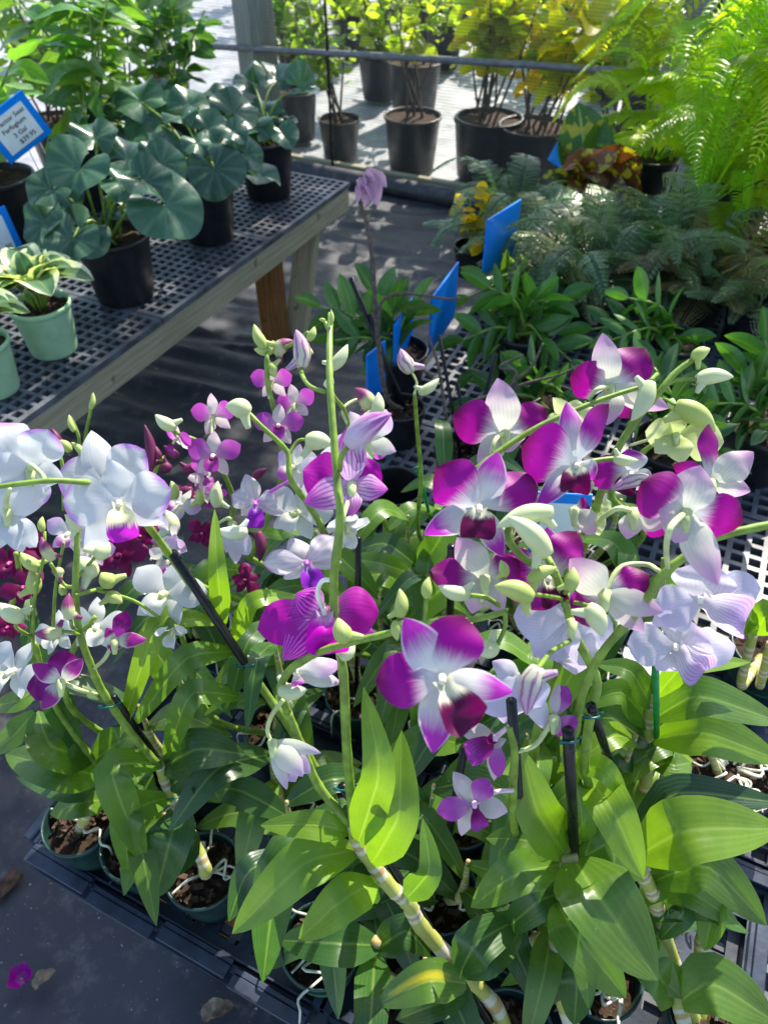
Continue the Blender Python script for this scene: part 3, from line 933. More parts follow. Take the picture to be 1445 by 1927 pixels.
rows = ((5.75, (-3.6, -3.0, -.9, -.2, .6, 1.3)), (6.7, (-4.2, -3.5, -2.9, -1.9, -1.1, -.4, .3, 1.0)), (7.7, (-5., -4.3, -3.5, -2.7, -1.9, -1.1, -.2, .7, 1.5)), (8.8, (-6., -5., -4.1, -3.2, -2.3, -1.4, -.4, .6, 1.6)), (10.2, (-6.5, -5.4, -4.3, -3.2, -2.1, -1., .1, 1.2)))
rowname = ('first', 'second', 'third', 'fourth', 'last')
for ri, (a, cols) in enumerate(rows):
    for b_ in cols:
        g = random.uniform(.6, 1.5)
        leafy('nursery_shrub', 'small leaved shrub in a black pot, %s row beyond the fence' % rowname[ri], 'potted shrub', BP(a + random.uniform(-.2, .2), b_ + random.uniform(-.2, .2), 0), .16, .28, random.uniform(.5, .9), .42, 9, 24, LM_small, (.15 * g, .22 * g, .03), .11, 60 + k, '%s shrub row beyond the fence' % rowname[ri], minh=.1, stuff=True, soil=False)
        k += 1
# floor pots at the left rear, in the shade behind the bench
for k, (a, b_) in enumerate(((3.2, -3.1), (3.5, -3.9), (2.6, -3.6), (4.6, -3.9))):
    leafy('nursery_shrub', 'small leaved shrub on the floor behind the timber bench, ' + ('beside the post side end', 'beside the young palm', 'in the deepest shade', 'near the fence corner')[k], 'potted shrub', BP(a, b_, 0), .16, .3, .8, .4, 6, 26, LM_small, (.07, .15, .035), .10, 90 + k, 'floor pots behind the timber bench', stuff=True)
# ---------------------------------------------------------------- ferns
def frond_geo(L, n, pl, pw, arch, lacy=False, seed=0, gap=.12):
    rnd = random.Random(seed)
    p = [V((0, 0, 0)), V((0, L * .35, L * arch)), V((0, L * .72, L * arch * 1.05)), V((0, L, L * arch * .55))]
    cs = spline(p, n * 2)
    gs = [tube(p, [.0028, .001], 4, 10, False)]
    for i in range(2, n * 2):
        t = i / (n * 2)
        if t < gap:
            continue
        tg = (cs[min(n * 2, i + 1)] - cs[i - 1]).normalized()
        w_ = pl * (math.sin(math.pi * min(1, t ** .8 * .97 + .03)) ** .7 if not lacy else (1 - t) ** .8 * min(1, (t - gap + .15) * 5))
        if w_ < .006:
            continue
        for s in (-1, 1):
            d = (V((s, 0, 0)) + tg * .42 + UZ * rnd.uniform(-.18, .12)).normalized()
            e = cs[i] + d * w_ - UZ * w_ * .18
            if not lacy:
                gs.append(ribbon([cs[i], cs[i] + d * w_ * .55 + UZ * w_ * .04, e], pw, UZ, prof_strap, 4, 2, .0, .25, .12, 1.5, 0, 0, rnd.random() * 6))
            else:
                m = max(3, int(w_ / .0075))
                for q in range(m):
                    f = (q + .7) / m
                    pq = cs[i].lerp(e, f)
                    l2 = pw * (1 - f * .75) + .002
                    for s2 in (-1, 1):
                        d2 = (tg * s2 * .9 + d * .55).normalized()
                        gs.append(ribbon([pq, pq + d2 * l2], l2 * .62, UZ, prof_oval, 2, 2, .1))
    return join(*gs)
BF = []
for a, s in ((.75, 1), (.45, 2), (.2, 3), (1.0, 4)):
    g = frond_geo(.55, 26, .085, .015, a, False, s)
    BF.append(mesh('frond', g[0], g[1], M['fern'], g[2]))
LF = []
for a, s in ((.55, 1), (.3, 2), (.1, 3)):
    g = frond_geo(.26, 12, .075, .014, a, True, s, .2)
    LF.append(mesh('frond', g[0], g[1], M['lacy'], g[2]))
def fern(label, c, r, h, n, lib, col, scl, seed, group, name='potted_fern', avoid=None):
    rnd = random.Random(seed)
    t = thing(name, label, 'fern', c, group)
    pot_parts(t, c, r, h, M['pot'])
    for k in range(n):
        an = k * 2.4 + rnd.uniform(-.25, .25)
        if avoid is not None and V((-math.sin(an), math.cos(an), 0)).dot(avoid) > .35:
            continue
        g = rnd.uniform(.7, 1.3)
        yy = rnd.uniform(.85, 1.3)
        s = scl * rnd.uniform(.7, 1.15)
        Mx = Matrix.Translation(V((math.cos(an + 1.57) * .02, math.sin(an + 1.57) * .02, h - .015))) @ Matrix.Rotation(an, 4, 'Z') @ Matrix.Rotation(rnd.uniform(-.15, .35), 4, 'X') @ Matrix.Rotation(rnd.uniform(-.3, .3), 4, 'Y') @ Matrix.Scale(s, 4)
        inst(lib[rnd.randrange(len(lib))], 'frond', t, Mx, (col[0] * g * yy, col[1] * g, col[2] * g))
    return t
fern('large bright sword fern with long arching fronds behind the lacy ferns', BP(2.60, -.12, BZ + .002), .12, .20, 44, BF, (.24, .36, .03), .95, 3, 'sword ferns', 'potted_fern', (-E2 * .9 - E1 * .3).normalized())
fern('bright sword fern spilling beyond the bench end beside the posts', BP(2.96, -.02, BZ + .002), .12, .20, 40, BF, (.29, .41, .035), 1.05, 6, 'sword ferns')
fern('upright yellow green sword fern behind the croton', BP(3.06, -.36, BZ + .002), .10, .17, 30, BF, (.34, .42, .04), .8, 9, 'sword ferns', 'potted_fern', -E1)
fern('bright sword fern drooping over the bare grid patch', BP(2.40, .04, BZ + .002), .10, .17, 16, BF, (.24, .36, .03), .72, 12, 'sword ferns', 'potted_fern', (-E2 * .8 - E1 * .6).normalized())
ll = ['lacy fern with bronze tips in front of the croton', 'lacy silvery fern left of the bare grid patch', 'lacy fern beside the blank blue sign', 'lacy fern right of the bare grid patch', 'lacy fern beneath the bright sword fern', 'lacy dark fern with browning fronds', 'lacy fern spilling toward the bench edge']
for k, (a, b_, cc) in enumerate(((2.16, -.50, (.20, .27, .12)), (2.24, -.22, (.13, .22, .11)), (2.30, -.66, (.12, .20, .10)), (2.14, .12, (.12, .19, .09)), (2.30, -.12, (.14, .22, .11)), (2.22, -.02, (.20, .17, .08)), (2.08, -.36, (.11, .19, .09)))):
    fern(ll[k], BP(a, b_, BZ + .002), .075, .12, 24, LF, cc, 1.0, 30 + k, 'lacy ferns on the grid bench', 'lacy_fern')
# ---------------------------------------------------------------- croton
cc = BP(2.62, -.48, BZ + .002)
ct = thing('croton_plant', 'croton with broad green, yellow and bronze leaves', 'potted plant', cc)
pot_parts(ct, cc, .095, .16, M['pot'])
base = cc + UZ * .15
mk('stem', tube([base, base + UZ * .05], [.010, .008], 7, 4), M['twig'], ct)
dn = base + UZ * .03
for (x, y, z, wp, col, tl) in ((1088, 192, 1.20, 104, (.05, .13, .02), 0), (1142, 218, 1.14, 88, (.07, .14, .02), .5), (1040, 250, 1.02, 30, (.16, .04, .01), .9), (1060, 320, .86, 55, (.20, .05, .01), .3), (1130, 325, .92, 120, (.16, .05, .01), 0), (1200, 350, .90, 105, (.10, .03, .012), .2), (985, 385, .84, 50, (.04, .05, .015), .3), (1205, 400, .82, 80, (.11, .035, .012), .4), (1080, 420, .76, 70, (.12, .04, .01), 0), (1150, 440, .74, 80, (.07, .025, .012), 0)):
    e = D(x, y, dep(dn) + (.0 if y < 300 else -.10))
    d = V((e.x - dn.x, e.y - dn.y, 0))
    m_ = dn.lerp(e, .5) + d * .06 + UZ * (.01 if y < 300 else .05)
    mk('leaf', ribbon([dn, m_, e], pxm(wp, e), TOC(e) + UZ * .2, prof_oval, 10, 6, .25, 0, .06, 2., tl, .2, x), M['croton'], ct, col)
# ---------------------------------------------------------------- zamioculcas
def zz(label, c, r, h, stems, seed, col=(.055, .16, .025), pot='pot', name='zamioculcas_plant'):
    rnd = random.Random(seed)
    t = thing(name, label, 'potted plant', c, 'zamioculcas plants on the grid bench')
    pot_parts(t, c, r, h, M[pot])
    s0 = c + UZ * (h - .015)
    for si in range(len(stems)):
        x, y, z = stems[si]
        e = D(x, y, dep(c) - .10 - .12 * rnd.random())
        p0 = s0 + V((rnd.uniform(-.03, .03), rnd.uniform(-.03, .03), 0))
        m_ = p0.lerp(e, .5) + UZ * .03 + V((p0.x - e.x, p0.y - e.y, 0)) * .12
        st = mk('stalk', tube([p0, m_, e], [.0065, .0022], 6, 10), M['stem'], t)
        cs = spline([p0, m_, e], 40)
        n = max(3, min(7, int((e - p0).length / .042)))
        for k in range(n):
            f = .32 + .66 * k / (n - 1)
            q = cs[min(40, int(f * 40))]
            tg = (cs[min(40, int(f * 40) + 1)] - cs[int(f * 40) - 1]).normalized()
            sd_ = tg.cross(TOC(q) + V((rnd.uniform(-.5, .5), 0, rnd.uniform(-.3, .5)))).normalized()
            for s in ((-1, 1) if k < n - 1 else (0,)):
                L = rnd.uniform(.070, .10) * (1.1 - .3 * abs(f - .6))
                d = (sd_ * s * 1.0 + tg * (.45 + .5 * f)).normalized()
                g = rnd.uniform(.75, 1.35)
                mk('leaflet', ribbon([q, q + d * L * .5 + UZ * .006, q + d * L], L * .42, tg.cross(sd_) + UZ * .4, prof_oval, 7, 4, .2, .15, 0, 2, s * .35), M['zz'], st, (col[0] * g, col[1] * g, col[2] * g))
zz('glossy zamioculcas with a tall spray behind the bicolour orchids', BP(1.72, -.42, BZ), .085, .13, [(1058, 560, .98), (920, 540, .95), (1010, 560, 1.0), (870, 640, .9), (960, 600, .96), (1075, 680, .88), (1020, 640, .95), (890, 700, .84)], 3)
zz('glossy zamioculcas with bright pointed sprays beside the bare grid patch', BP(1.84, -.06, BZ), .08, .13, [(1180, 560, .98), (1225, 640, .92), (1290, 660, .88), (1150, 640, .9), (1240, 700, .86), (1110, 620, .92)], 5)
zz('glossy zamioculcas with leaflets reaching past the bench side', BP(1.55, .20, BZ), .085, .13, [(1440, 640, 1.0), (1400, 700, .95), (1460, 740, .9), (1310, 760, .86), (1370, 800, .84), (1445, 810, .88), (1290, 720, .9)], 7)
zz('zamioculcas leaning over the aisle beside the black stakes', BP(1.50, -.68, BZ), .075, .12, [(600, 575, .92), (655, 600, .9), (700, 545, .98), (740, 580, .95), (780, 570, .96), (680, 640, .84), (630, 640, .82), (730, 660, .82)], 9, (.06, .15, .03))
zz('zamioculcas with yellow green lobes in front of the lacy ferns', BP(1.98, -.52, BZ), .075, .12, [(985, 520, .95), (940, 560, .9), (1020, 545, .9), (960, 600, .84), (880, 560, .88)], 12, (.14, .26, .03))
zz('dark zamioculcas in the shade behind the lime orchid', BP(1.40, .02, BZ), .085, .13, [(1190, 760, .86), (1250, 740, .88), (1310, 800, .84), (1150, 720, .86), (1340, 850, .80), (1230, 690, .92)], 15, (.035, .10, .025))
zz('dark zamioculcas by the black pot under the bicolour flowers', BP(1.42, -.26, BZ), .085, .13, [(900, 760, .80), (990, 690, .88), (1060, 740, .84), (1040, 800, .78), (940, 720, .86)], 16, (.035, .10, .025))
# yellow-leaved sprig by the blue sign
yc = BP(2.2, -.74, BZ)
leafy('yellow_sprig', 'small plant with yellow lobed leaves beside the blank blue sign', 'potted plant', yc, .06, .1, .20, .07, 5, 7, LM_vine, (.50, .42, .04), .05, 77, woody=False)
# ---------------------------------------------------------------- bare orchids with black stakes
def stake_geo(p, q, r=.0042):
    return tube([p, q], [r, r], 8, 2)
bo = BP(1.30, -.58, BZ + .002)
t = thing('spent_orchid', 'leafless orchid stem ending in a wilted pink flower, tied to black stakes', 'orchid', bo, 'spent orchids')
pot_parts(t, bo, .055, .1, M['pot'])
path = [bo + UZ * .09, D(725, 740, 1.68), D(708, 600, 1.64), D(700, 480, 1.60), D(690, 420, 1.58), D(679, 385, 1.57), D(674, 345, 1.56), D(682, 330, 1.55)]
mk('stem', tube(path, [.0065, .004], 8, 40), M['twig'], t)
mk('stake', stake_geo(D(660, 522, 1.66), bo + V((.02, .0, .06)), .006), M['black'], t)
mk('stake', stake_geo(D(697, 590, 1.68), bo + V((.0, .01, .06)), .006), M['black'], t)
tip = path[-1]
for (x, y, wd, tl) in ((671, 384, 22, .6), (688, 388, 34, 0.), (710, 388, 34, -.3), (728, 352, 28, -.5), (702, 376, 32, .2)):
    e = D(x, y, 1.54)
    mk('petal', ribbon([tip, tip.lerp(e, .45) + TOC(e) * .006 + UZ * .006 + RT * .006, e], pxm(wd, e), TOC(e), prof_oval, 8, 6, .5, 0, .25, 2., tl, 0, x), K['wilted']['P'], t)
mk('side_twig', tube([D(711, 640, 1.65), D(718, 568, 1.62), D(760, 552, 1.60), D(800, 556, 1.58), D(840, 562, 1.56), D(866, 560, 1.55)], [.0042, .0024], 6, 24), M['twig'], t)
bo = BP(1.22, -.40, BZ + .002)
t = thing('spent_orchid', 'leafless orchid twigs branching among black stakes behind the bicolour orchids', 'orchid', bo, 'spent orchids')
pot_parts(t, bo, .055, .1, M['pot'])
for x, y, z in ((826, 630, .92), (860, 720, .84), (934, 665, .88), (1018, 750, .8)):
    mk('stake', stake_geo(D(x, y, 1.56), bo + V((random.uniform(-.03, .03), random.uniform(-.03, .03), .07))), M['black'], t)
for tw in ([(845, 800, .74), (880, 760, .82), (940, 738, .86), (1000, 718, .90), (1050, 706, .93), (1088, 688, .95)], [(930, 760, .84), (965, 720, .9), (1000, 690, .95), (1022, 645, 1.0)], [(840, 790, .74), (825, 690, .86), (812, 650, .92), (806, 630, .94)], [(815, 710, .84), (790, 690, .86), (775, 665, .88)], [(960, 735, .87), (970, 700, .9), (940, 690, .92), (985, 668, .94)]):
    mk('twig', tube([D(q[0], q[1], 1.62 - q[2] * .12) for q in tw], [.0042, .0024], 6, 20), M['twig'], t)
# ---------------------------------------------------------------- orchids
class Orchid:
    def __init__(s, label, a, b_, r=.05, h=.098, mat='gpot', band=False, roots=3, seed=0, top=None):
        s.c = BP(a, b_, BZ + .009)
        s.t = thing('dendrobium_orchid', label, 'orchid', s.c, 'orchids in trays')
        s.rnd = random.Random(seed + int(a * 1000) + int(b_ * 777))
        s.h = h
        pot_parts(s.t, s.c, r, h, M[mat], band=band)
        for k in range(roots):
            an = s.rnd.uniform(0, 6.28)
            d = V((math.cos(an), math.sin(an), 0))
            e = V((-d.y, d.x, 0)) * s.rnd.uniform(-.03, .03)
            p = s.c + UZ * (h - .012)
            pts = [p + d * r * .15, p + d * r * .4 + e + UZ * .016, p + d * r * .65 + e * .2 + UZ * .008, p + d * r * .92 + e * 1.4 + UZ * .012]
            if s.rnd.random() < .45:
                pts += [p + d * r * 1.2 + e * 1.5 + UZ * .012, p + d * r * 1.22 + e * 1.7 - UZ * s.rnd.uniform(.0, .05)]
            mk('root', tube(pts, [.0021, .0014], 6, 16), M['root'], s.t)
    def soil(s, k=.3):
        return s.c + V((s.rnd.uniform(-k, k) * .04, s.rnd.uniform(-k, k) * .04, s.h - .03))
    def cane(s, pts, r0=.0075, r1=.003, mat='stem', nodes=True):
        p = [PT(q) for q in pts]
        n = len(p) * 6
        def rr(t):
            b_ = r0 + (r1 - r0) * t
            return b_ * (1 + (.10 * max(0, math.cos(t * len(p) * 9.4)) ** 6 if nodes else 0))
        mk('cane' if mat == 'cane' else 'spike', tube(p, rr, 9, n), M[mat], s.t)
    def ped(s, pts, r0=.0019, r1=.0016, mat='stem_p'):
        mk('pedicel', tube([PT(q) for q in pts], [r0, r1], 6, 12), M[mat], s.t)
    def leaf(s, b_, m_, e, wpx, col='m', tilt=0., mat='leaf', up=.7, fold=.28, rip=.05, cup=-.1):
        b_, m_, e = PT(b_), PT(m_), PT(e)
        g = s.rnd.uniform(.88, 1.14)
        c = GREENS[col]
        nrm = TOC(m_) * (1 - up * .6) + UZ * up
        wd = pxm(wpx, m_)
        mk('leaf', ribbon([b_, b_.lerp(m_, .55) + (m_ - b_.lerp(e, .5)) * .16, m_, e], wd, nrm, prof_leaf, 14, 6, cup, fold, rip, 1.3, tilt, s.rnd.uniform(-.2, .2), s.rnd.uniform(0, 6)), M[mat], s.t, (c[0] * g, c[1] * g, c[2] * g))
    def stake(s, p, q=None, mat='black', r=.0046):
        mk('stake', tube([PT(p), PT(q) if q else s.soil(.6)], [r, r], 8, 2), M[mat], s.t)
    def clip(s, x, y, z, wpx=24):
        p = W(x, y, z)
        r = pxm(wpx / 2, p)
        pts = []
        for k in range(11):
            a = k / 10 * 6.6
            pts.append(p + RT * math.cos(a) * r + FW * math.sin(a) * r * .8 + UZ * (k * .0005 - .002))
        pts.append(pts[-1] + RT * r * .5 + UZ * .004)
        mk('clip', tube(pts, [.0011, .0011], 5, 30), M['clip'], s.t)
        mk('clip_tab', boxg(p - RT * r * 1.02 - UZ * .001, RT * .0016, FW * .0018, UZ * .0032), M['clip'], s.t)
    def bud(s, x0, y0, x1, y1, z, wpx, kd='green', dz=0., spur=True):
        p = W(x0, y0, z)
        e = D(x1, y1, dep(p) - dz)
        wd = pxm(wpx, p) * .5
        ax = e - p
        sd_ = ax.cross(TOC(p)).normalized() * s.rnd.choice((-1, 1))
        m_ = p.lerp(e, .5) + sd_ * ax.length * .07
        def rr(t):
            return wd * max(.05, (math.sin(math.pi * min(1, .12 + .88 * t)) ** .7) * (1 - .25 * t))
        o = mk('bud', tube([p, m_, e], rr, 12, 14), B[kd], s.t)
        if spur and wpx > 20:
            k = p.lerp(e, .12)
            q = k - sd_ * wd * 1.5 - ax.normalized() * wd * .45
            mk('spur', tube([k.lerp(m_, .4), k - sd_ * wd * .7, q], lambda t: wd * (.62 - .38 * t), 8, 8), B[kd], o)
    def flower(s, kd, c, petals, ped=None, back=False, nocol=False, lab=None):
        cc = W(*c)
        dC = dep(cc)
        km = K[kd]
        gs = []
        if ped:
            gs.append(tube([cc] + [PT(q) for q in ped], [.0024, .0018], 7, 14))
        tc = TOC(cc)
        if back:
            gs.append(tube([cc + tc * .001, cc + tc * .006 - UP * .006, cc + tc * .005 - UP * .014], lambda t: .005 * (1 - .55 * t), 8, 8))
        if not nocol and not back:
            gs.append(tube([cc, cc + tc * .006, cc + tc * .010 - UP * .003], lambda t: .0027 * (1 - .2 * t), 9, 8))
        if not gs:
            gs.append(tube([cc - tc * .002, cc + tc * .003], [.003, .002], 8, 2))
        fo = mk('flower', join(*gs), km['C'] if not back else M['stem_p'], s.t)
        if lab:
            fo['label'] = lab
        for q in petals:
            ty, tx, tyy, wp = q[:4]
            dd = q[4] if len(q) > 4 else None
            tilt = q[5] if len(q) > 5 else 0.
            L0 = math.hypot(tx - c[0], tyy - c[1]) * dC / FPX
            if dd is None:
                dd = {'P': .10, 'D': .22, 'S': .22, 'L': -.25}[ty] * (-1 if back else 1)
                dd += s.rnd.uniform(-.08, .08)
            e = D(tx, tyy, dC + dd * L0)
            ax = e - cc
            st = cc + ax.normalized() * .0012
            lay = {'P': .0012, 'D': -.0016, 'S': -.0016, 'L': .0045}[ty] * (-1 if back else 1)
            st = st + tc * lay
            sgn = -1 if back else 1
            bow = {'P': .07, 'D': .09, 'S': .09, 'L': .20}[ty]
            m_ = st.lerp(e, .5) + tc * (bow * s.rnd.uniform(.6, 1.7) * ax.length)
            pf = {'P': prof_petal, 'D': prof_sepal, 'S': prof_sepal, 'L': prof_lip}[ty]
            cup = {'P': -.16, 'D': -.22, 'S': -.25, 'L': .75}[ty]
            nm = {'P': 'petal', 'D': 'sepal', 'S': 'sepal', 'L': 'lip'}[ty]
            mk(nm, ribbon([st, m_, e], wp * dC / FPX, tc, pf, 14, 10, cup + s.rnd.uniform(-.12, .12), 0, {'P': .13, 'L': .22}.get(ty, .08), s.rnd.uniform(1.2, 2.4), tilt + s.rnd.uniform(-.12, .12), s.rnd.uniform(-.4, .4), s.rnd.uniform(0, 6)), km['PDSL'.index(ty) and ('S' if ty in 'DS' else ty) or 'P'], fo)
    def gen(s, kd, x, y, z, span, face=(0, .1, 1), roll=0., back=False, ped=None, close=1.):
        """ordinary flower: face = direction it looks, in right / up / toward-viewer terms"""
        cc = W(x, y, z)
        dC = dep(cc)
        S_ = span * dC / FPX * .5
        fw = (RT * face[0] + UP * face[1] - FW * face[2]).normalized()
        u = (UP - fw * UP.dot(fw)).normalized()
        r = u.cross(fw)
        u, r = u * math.cos(roll) + r * math.sin(roll), r * math.cos(roll) - u * math.sin(roll)
        km = K[kd]
        gs = [tube([cc, cc + fw * S_ * .22, cc + fw * S_ * .34 - u * S_ * .1], lambda t: S_ * .085 * (1 - .2 * t), 8, 6), tube([cc, cc - fw * S_ * .25 - u * S_ * .22, cc - fw * S_ * .2 - u * S_ * .45], lambda t: S_ * .11 * (1 - .6 * t), 7, 6)]
        if ped:
            gs.append(tube([cc - fw * S_ * .1] + [PT(q) for q in ped], [.0018, .0015], 6, 12))
        fo = mk('flower', join(*gs), M['stem_p'] if back else km['C'], s.t)
        for ty, an, ln, wd in (('S', 90, .92, .52), ('S', -50, .85, .5), ('S', -130, .85, .5), ('P', 18, 1.05, .8), ('P', 162, 1.05, .8), ('L', -90, .62, .55)):
            a = R(an + s.rnd.uniform(-7, 7))
            d = (r * math.cos(a) + u * math.sin(a))
            rx = s.rnd.uniform(-.22, .1)
            e = cc + (d * ln * close + fw * (rx if ty != 'L' else .35) + fw * (1 - close) * .9) * S_
            lay = fw * S_ * {'S': -.03, 'P': .02, 'L': .1}[ty]
            m_ = cc.lerp(e, .5) + fw * S_ * (.10 if ty != 'L' else .18) + lay
            mk({'S': 'sepal', 'P': 'petal', 'L': 'lip'}[ty], ribbon([cc + lay + d * S_ * .03, m_, e], wd * S_, fw, {'S': prof_sepal, 'P': prof_petal, 'L': prof_lip}[ty], 9, 6, {'S': -.2, 'P': -.14, 'L': .7}[ty], 0, .08, 1.5, s.rnd.uniform(-.15, .15), s.rnd.uniform(-.2, .2), s.rnd.uniform(0, 6)), km[ty], fo)
    def bush(s, n=9, zt=.92, lean=(0, 0), L=(.10, .16), cols='mmd', wd=.034, canes=2, thick=.0065):
        """canes with two ranks of arching strap leaves"""
        for k in range(canes):
            p0 = s.soil()
            an = s.rnd.uniform(0, 6.28)
            top = V((p0.x + lean[0] + math.cos(an) * .035, p0.y + lean[1] + math.sin(an) * .035, zt * s.rnd.uniform(.94, 1.0)))
            m_ = p0.lerp(top, .5) + V((math.cos(an) * .015, math.sin(an) * .015, 0))
            mk('cane', tube([p0, m_, top], lambda t: thick * (.75 + .5 * math.sin(math.pi * min(1, t + .1))) * (1 - .45 * t), 8, 14), M['cane'], s.t)
            cs = spline([p0, m_, top], 30)
            pa = s.rnd.uniform(0, 3.14)
            q = n // canes
            for i in range(q):
                f = .42 + .57 * i / max(1, q - 1)
                bp = cs[min(30, int(f * 30))]
                a = pa + (i % 2) * math.pi + s.rnd.uniform(-.45, .45)
                d = V((math.cos(a), math.sin(a), 0))
                ln = s.rnd.uniform(*L)
                rise = s.rnd.uniform(.35, .95) * (1.1 if f > .9 else .8)
                m2 = bp + d * ln * .5 + UZ * ln * .45 * rise
                e = bp + d * ln * .95 + UZ * ln * (rise - .75) * .9
                g = s.rnd.uniform(.8, 1.2)
                c = GREENS[s.rnd.choice(cols)]
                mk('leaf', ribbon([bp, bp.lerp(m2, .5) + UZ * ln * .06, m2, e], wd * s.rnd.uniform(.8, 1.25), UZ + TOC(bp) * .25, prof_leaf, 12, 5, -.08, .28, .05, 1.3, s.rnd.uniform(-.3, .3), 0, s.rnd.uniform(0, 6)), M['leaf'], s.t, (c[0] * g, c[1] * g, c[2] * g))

# --- tall striped spike, foreground
o = Orchid('foreground orchid with tall spike of striped buds and hot magenta flowers', .235, .05, seed=1)
o.cane([o.soil(), (935, 1900, .67), (870, 1830, .75), (790, 1740, .83), (768, 1700, .87), (735, 1670, .89), (700, 1625, .92), (672, 1585, .95), (664, 1550, .965)], .0095, .0062, 'cane')
o.cane([(668, 1572, .955), (660, 1500, 1.0), (652, 1400, 1.07), (646, 1270, 1.15), (632, 1180, 1.19), (628, 1090, 1.23), (640, 980, 1.28), (634, 900, 1.30), (622, 740, 1.34), (620, 660, 1.355), (622, 590, 1.365)], .0048, .0024)
o.cane([(645, 1262, 1.15), (640, 1230, 1.18)], .003, .003, 'stem', False)
o.stake((643, 1478, 1.0), None)
o.clip(648, 1484, 1.0, 34)
for l in (((672, 1600, .93), (560, 1636, .95), (437, 1758, .885), 98, 'b', .0), ((704, 1660, .90), (640, 1700, .93), (562, 1768, .875), 88, 'b', .1), ((655, 1567, .955), (580, 1552, .98), (490, 1554, .965), 58, 'b', 0), ((672, 1592, .95), (712, 1440, 1.07), (684, 1293, 1.12), 80, 'b', .0), ((700, 1625, .93), (752, 1520, 1.02), (756, 1375, 1.06), 92, 'b', .1), ((764, 1692, .88), (808, 1630, .95), (795, 1540, .97), 62, 'm', .3)):
    o.leaf(*l, up=.35)
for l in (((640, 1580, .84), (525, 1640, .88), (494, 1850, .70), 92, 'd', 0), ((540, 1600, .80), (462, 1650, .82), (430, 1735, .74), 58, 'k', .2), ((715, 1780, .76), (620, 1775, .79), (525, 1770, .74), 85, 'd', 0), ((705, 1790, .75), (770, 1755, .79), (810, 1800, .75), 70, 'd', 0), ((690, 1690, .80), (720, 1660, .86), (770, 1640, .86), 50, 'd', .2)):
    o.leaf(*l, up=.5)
o.cane([o.soil(), (720, 1840, .70), (708, 1770, .77)], .008, .006, 'cane')
o.leaf((876, 1852, .80), (795, 1850, .83), (708, 1892, .79), 78, 'm', 0, 'leaf_y', .4)
o.leaf((880, 1868, .79), (810, 1895, .80), (745, 1920, .76), 58, 'd', 0)
o.leaf((866, 1832, .81), (905, 1770, .85), (990, 1722, .83), 82, 'd', 0, 'leaf', .4)
o.leaf((870, 1836, .80), (930, 1800, .83), (985, 1750, .80), 60, 'd', .2)
o.flower('striped', (662, 912, 1.275), [('P', 570, 885, 98, -.1), ('D', 655, 803, 62, -.15), ('P', 712, 872, 70, -.1), ('S', 572, 946, 62, -.3), ('S', 730, 921, 52, -.3), ('S', 662, 972, 40, -.5)], [(655, 942, 1.27), (645, 975, 1.28)], True)
o.bud(655, 838, 736, 778, 1.325, 54, 'purple', .01)
o.ped([(640, 885, 1.305), (642, 860, 1.32), (656, 838, 1.325)], .002, .0022, 'stem')
o.bud(568, 692, 557, 620, 1.33, 38, 'stripe', .0)
o.ped([(612, 738, 1.338), (582, 726, 1.335), (568, 704, 1.33), (568, 690, 1.33)], .0018, .0021, 'stem')
o.bud(622, 694, 654, 648, 1.32, 27, 'pale')
o.bud(612, 728, 626, 708, 1.31, 20, 'white')
o.bud(622, 612, 623, 582, 1.365, 10, 'green', 0, False)
o.bud(612, 604, 600, 600, 1.362, 8, 'green', 0, False)
o.ped([(617, 618, 1.36), (612, 606, 1.362)], .0018, .0018, 'stem')
o.flower('hot_magenta', (610, 1150, 1.20), [('P', 484, 1185, 88, -.05), ('P', 713, 1152, 96, -.1), ('D', 556, 1118, 66, -.1), ('S', 533, 1243, 66, -.25), ('S', 704, 1192, 44, 0), ('L', 616, 1232, 78, -.3)], [(598, 1118, 1.215), (606, 1094, 1.225), (628, 1092, 1.23)])
o.cane([(541, 1340, 1.10), (528, 1300, 1.135), (545, 1262, 1.16), (590, 1232, 1.185), (650, 1212, 1.205), (740, 1190, 1.225), (830, 1166, 1.24), (890, 1166, 1.245), (950, 1152, 1.25)], .0036, .0022)
o.cane([(665, 1560, .96), (600, 1480, 1.0), (565, 1400, 1.06), (541, 1340, 1.10)], .0045, .0038)
o.bud(655, 1208, 636, 1163, 1.215, 40, 'green')
o.bud(752, 1162, 752, 1108, 1.235, 30, 'green')
o.ped([(738, 1190, 1.225), (748, 1170, 1.232), (752, 1160, 1.235)], .0018, .0018, 'stem')
o.bud(746, 1168, 748, 1206, 1.235, 22, 'green')
o.bud(804, 1126, 807, 1086, 1.25, 24, 'green', 0, False)
o.ped([(800, 1172, 1.236), (801, 1140, 1.245), (804, 1124, 1.25)], .0018, .0018, 'stem')
for x, y, w_ in ((868, 1168, 15), (900, 1162, 14), (925, 1158, 13), (945, 1150, 12), (878, 1178, 12), (912, 1148, 11)):
    o.bud(x - 8, y + 3, x + 12, y - 5, 1.245, w_, 'green', 0, False)
o.bud(640, 1238, 668, 1215, 1.18, 28, 'pale')
o.flower('pale_pink', (556, 1262, 1.155), [('P', 640, 1250, 40), ('S', 642, 1286, 36), ('S', 585, 1285, 26), ('L', 560, 1290, 24)])
o.bud(526, 1300, 578, 1297, 1.14, 36, 'pale', .006)
o.ped([(532, 1318, 1.13), (512, 1346, 1.11), (503, 1375, 1.09), (512, 1398, 1.08)], .0022, .0018)
o.flower('pale_pink', (513, 1396, 1.08), [('P', 584, 1456, 40, .05), ('P', 556, 1472, 44, .1), ('S', 604, 1418, 26, .0), ('S', 570, 1462, 48, -.12), ('S', 540, 1487, 28, .0)], None, True)
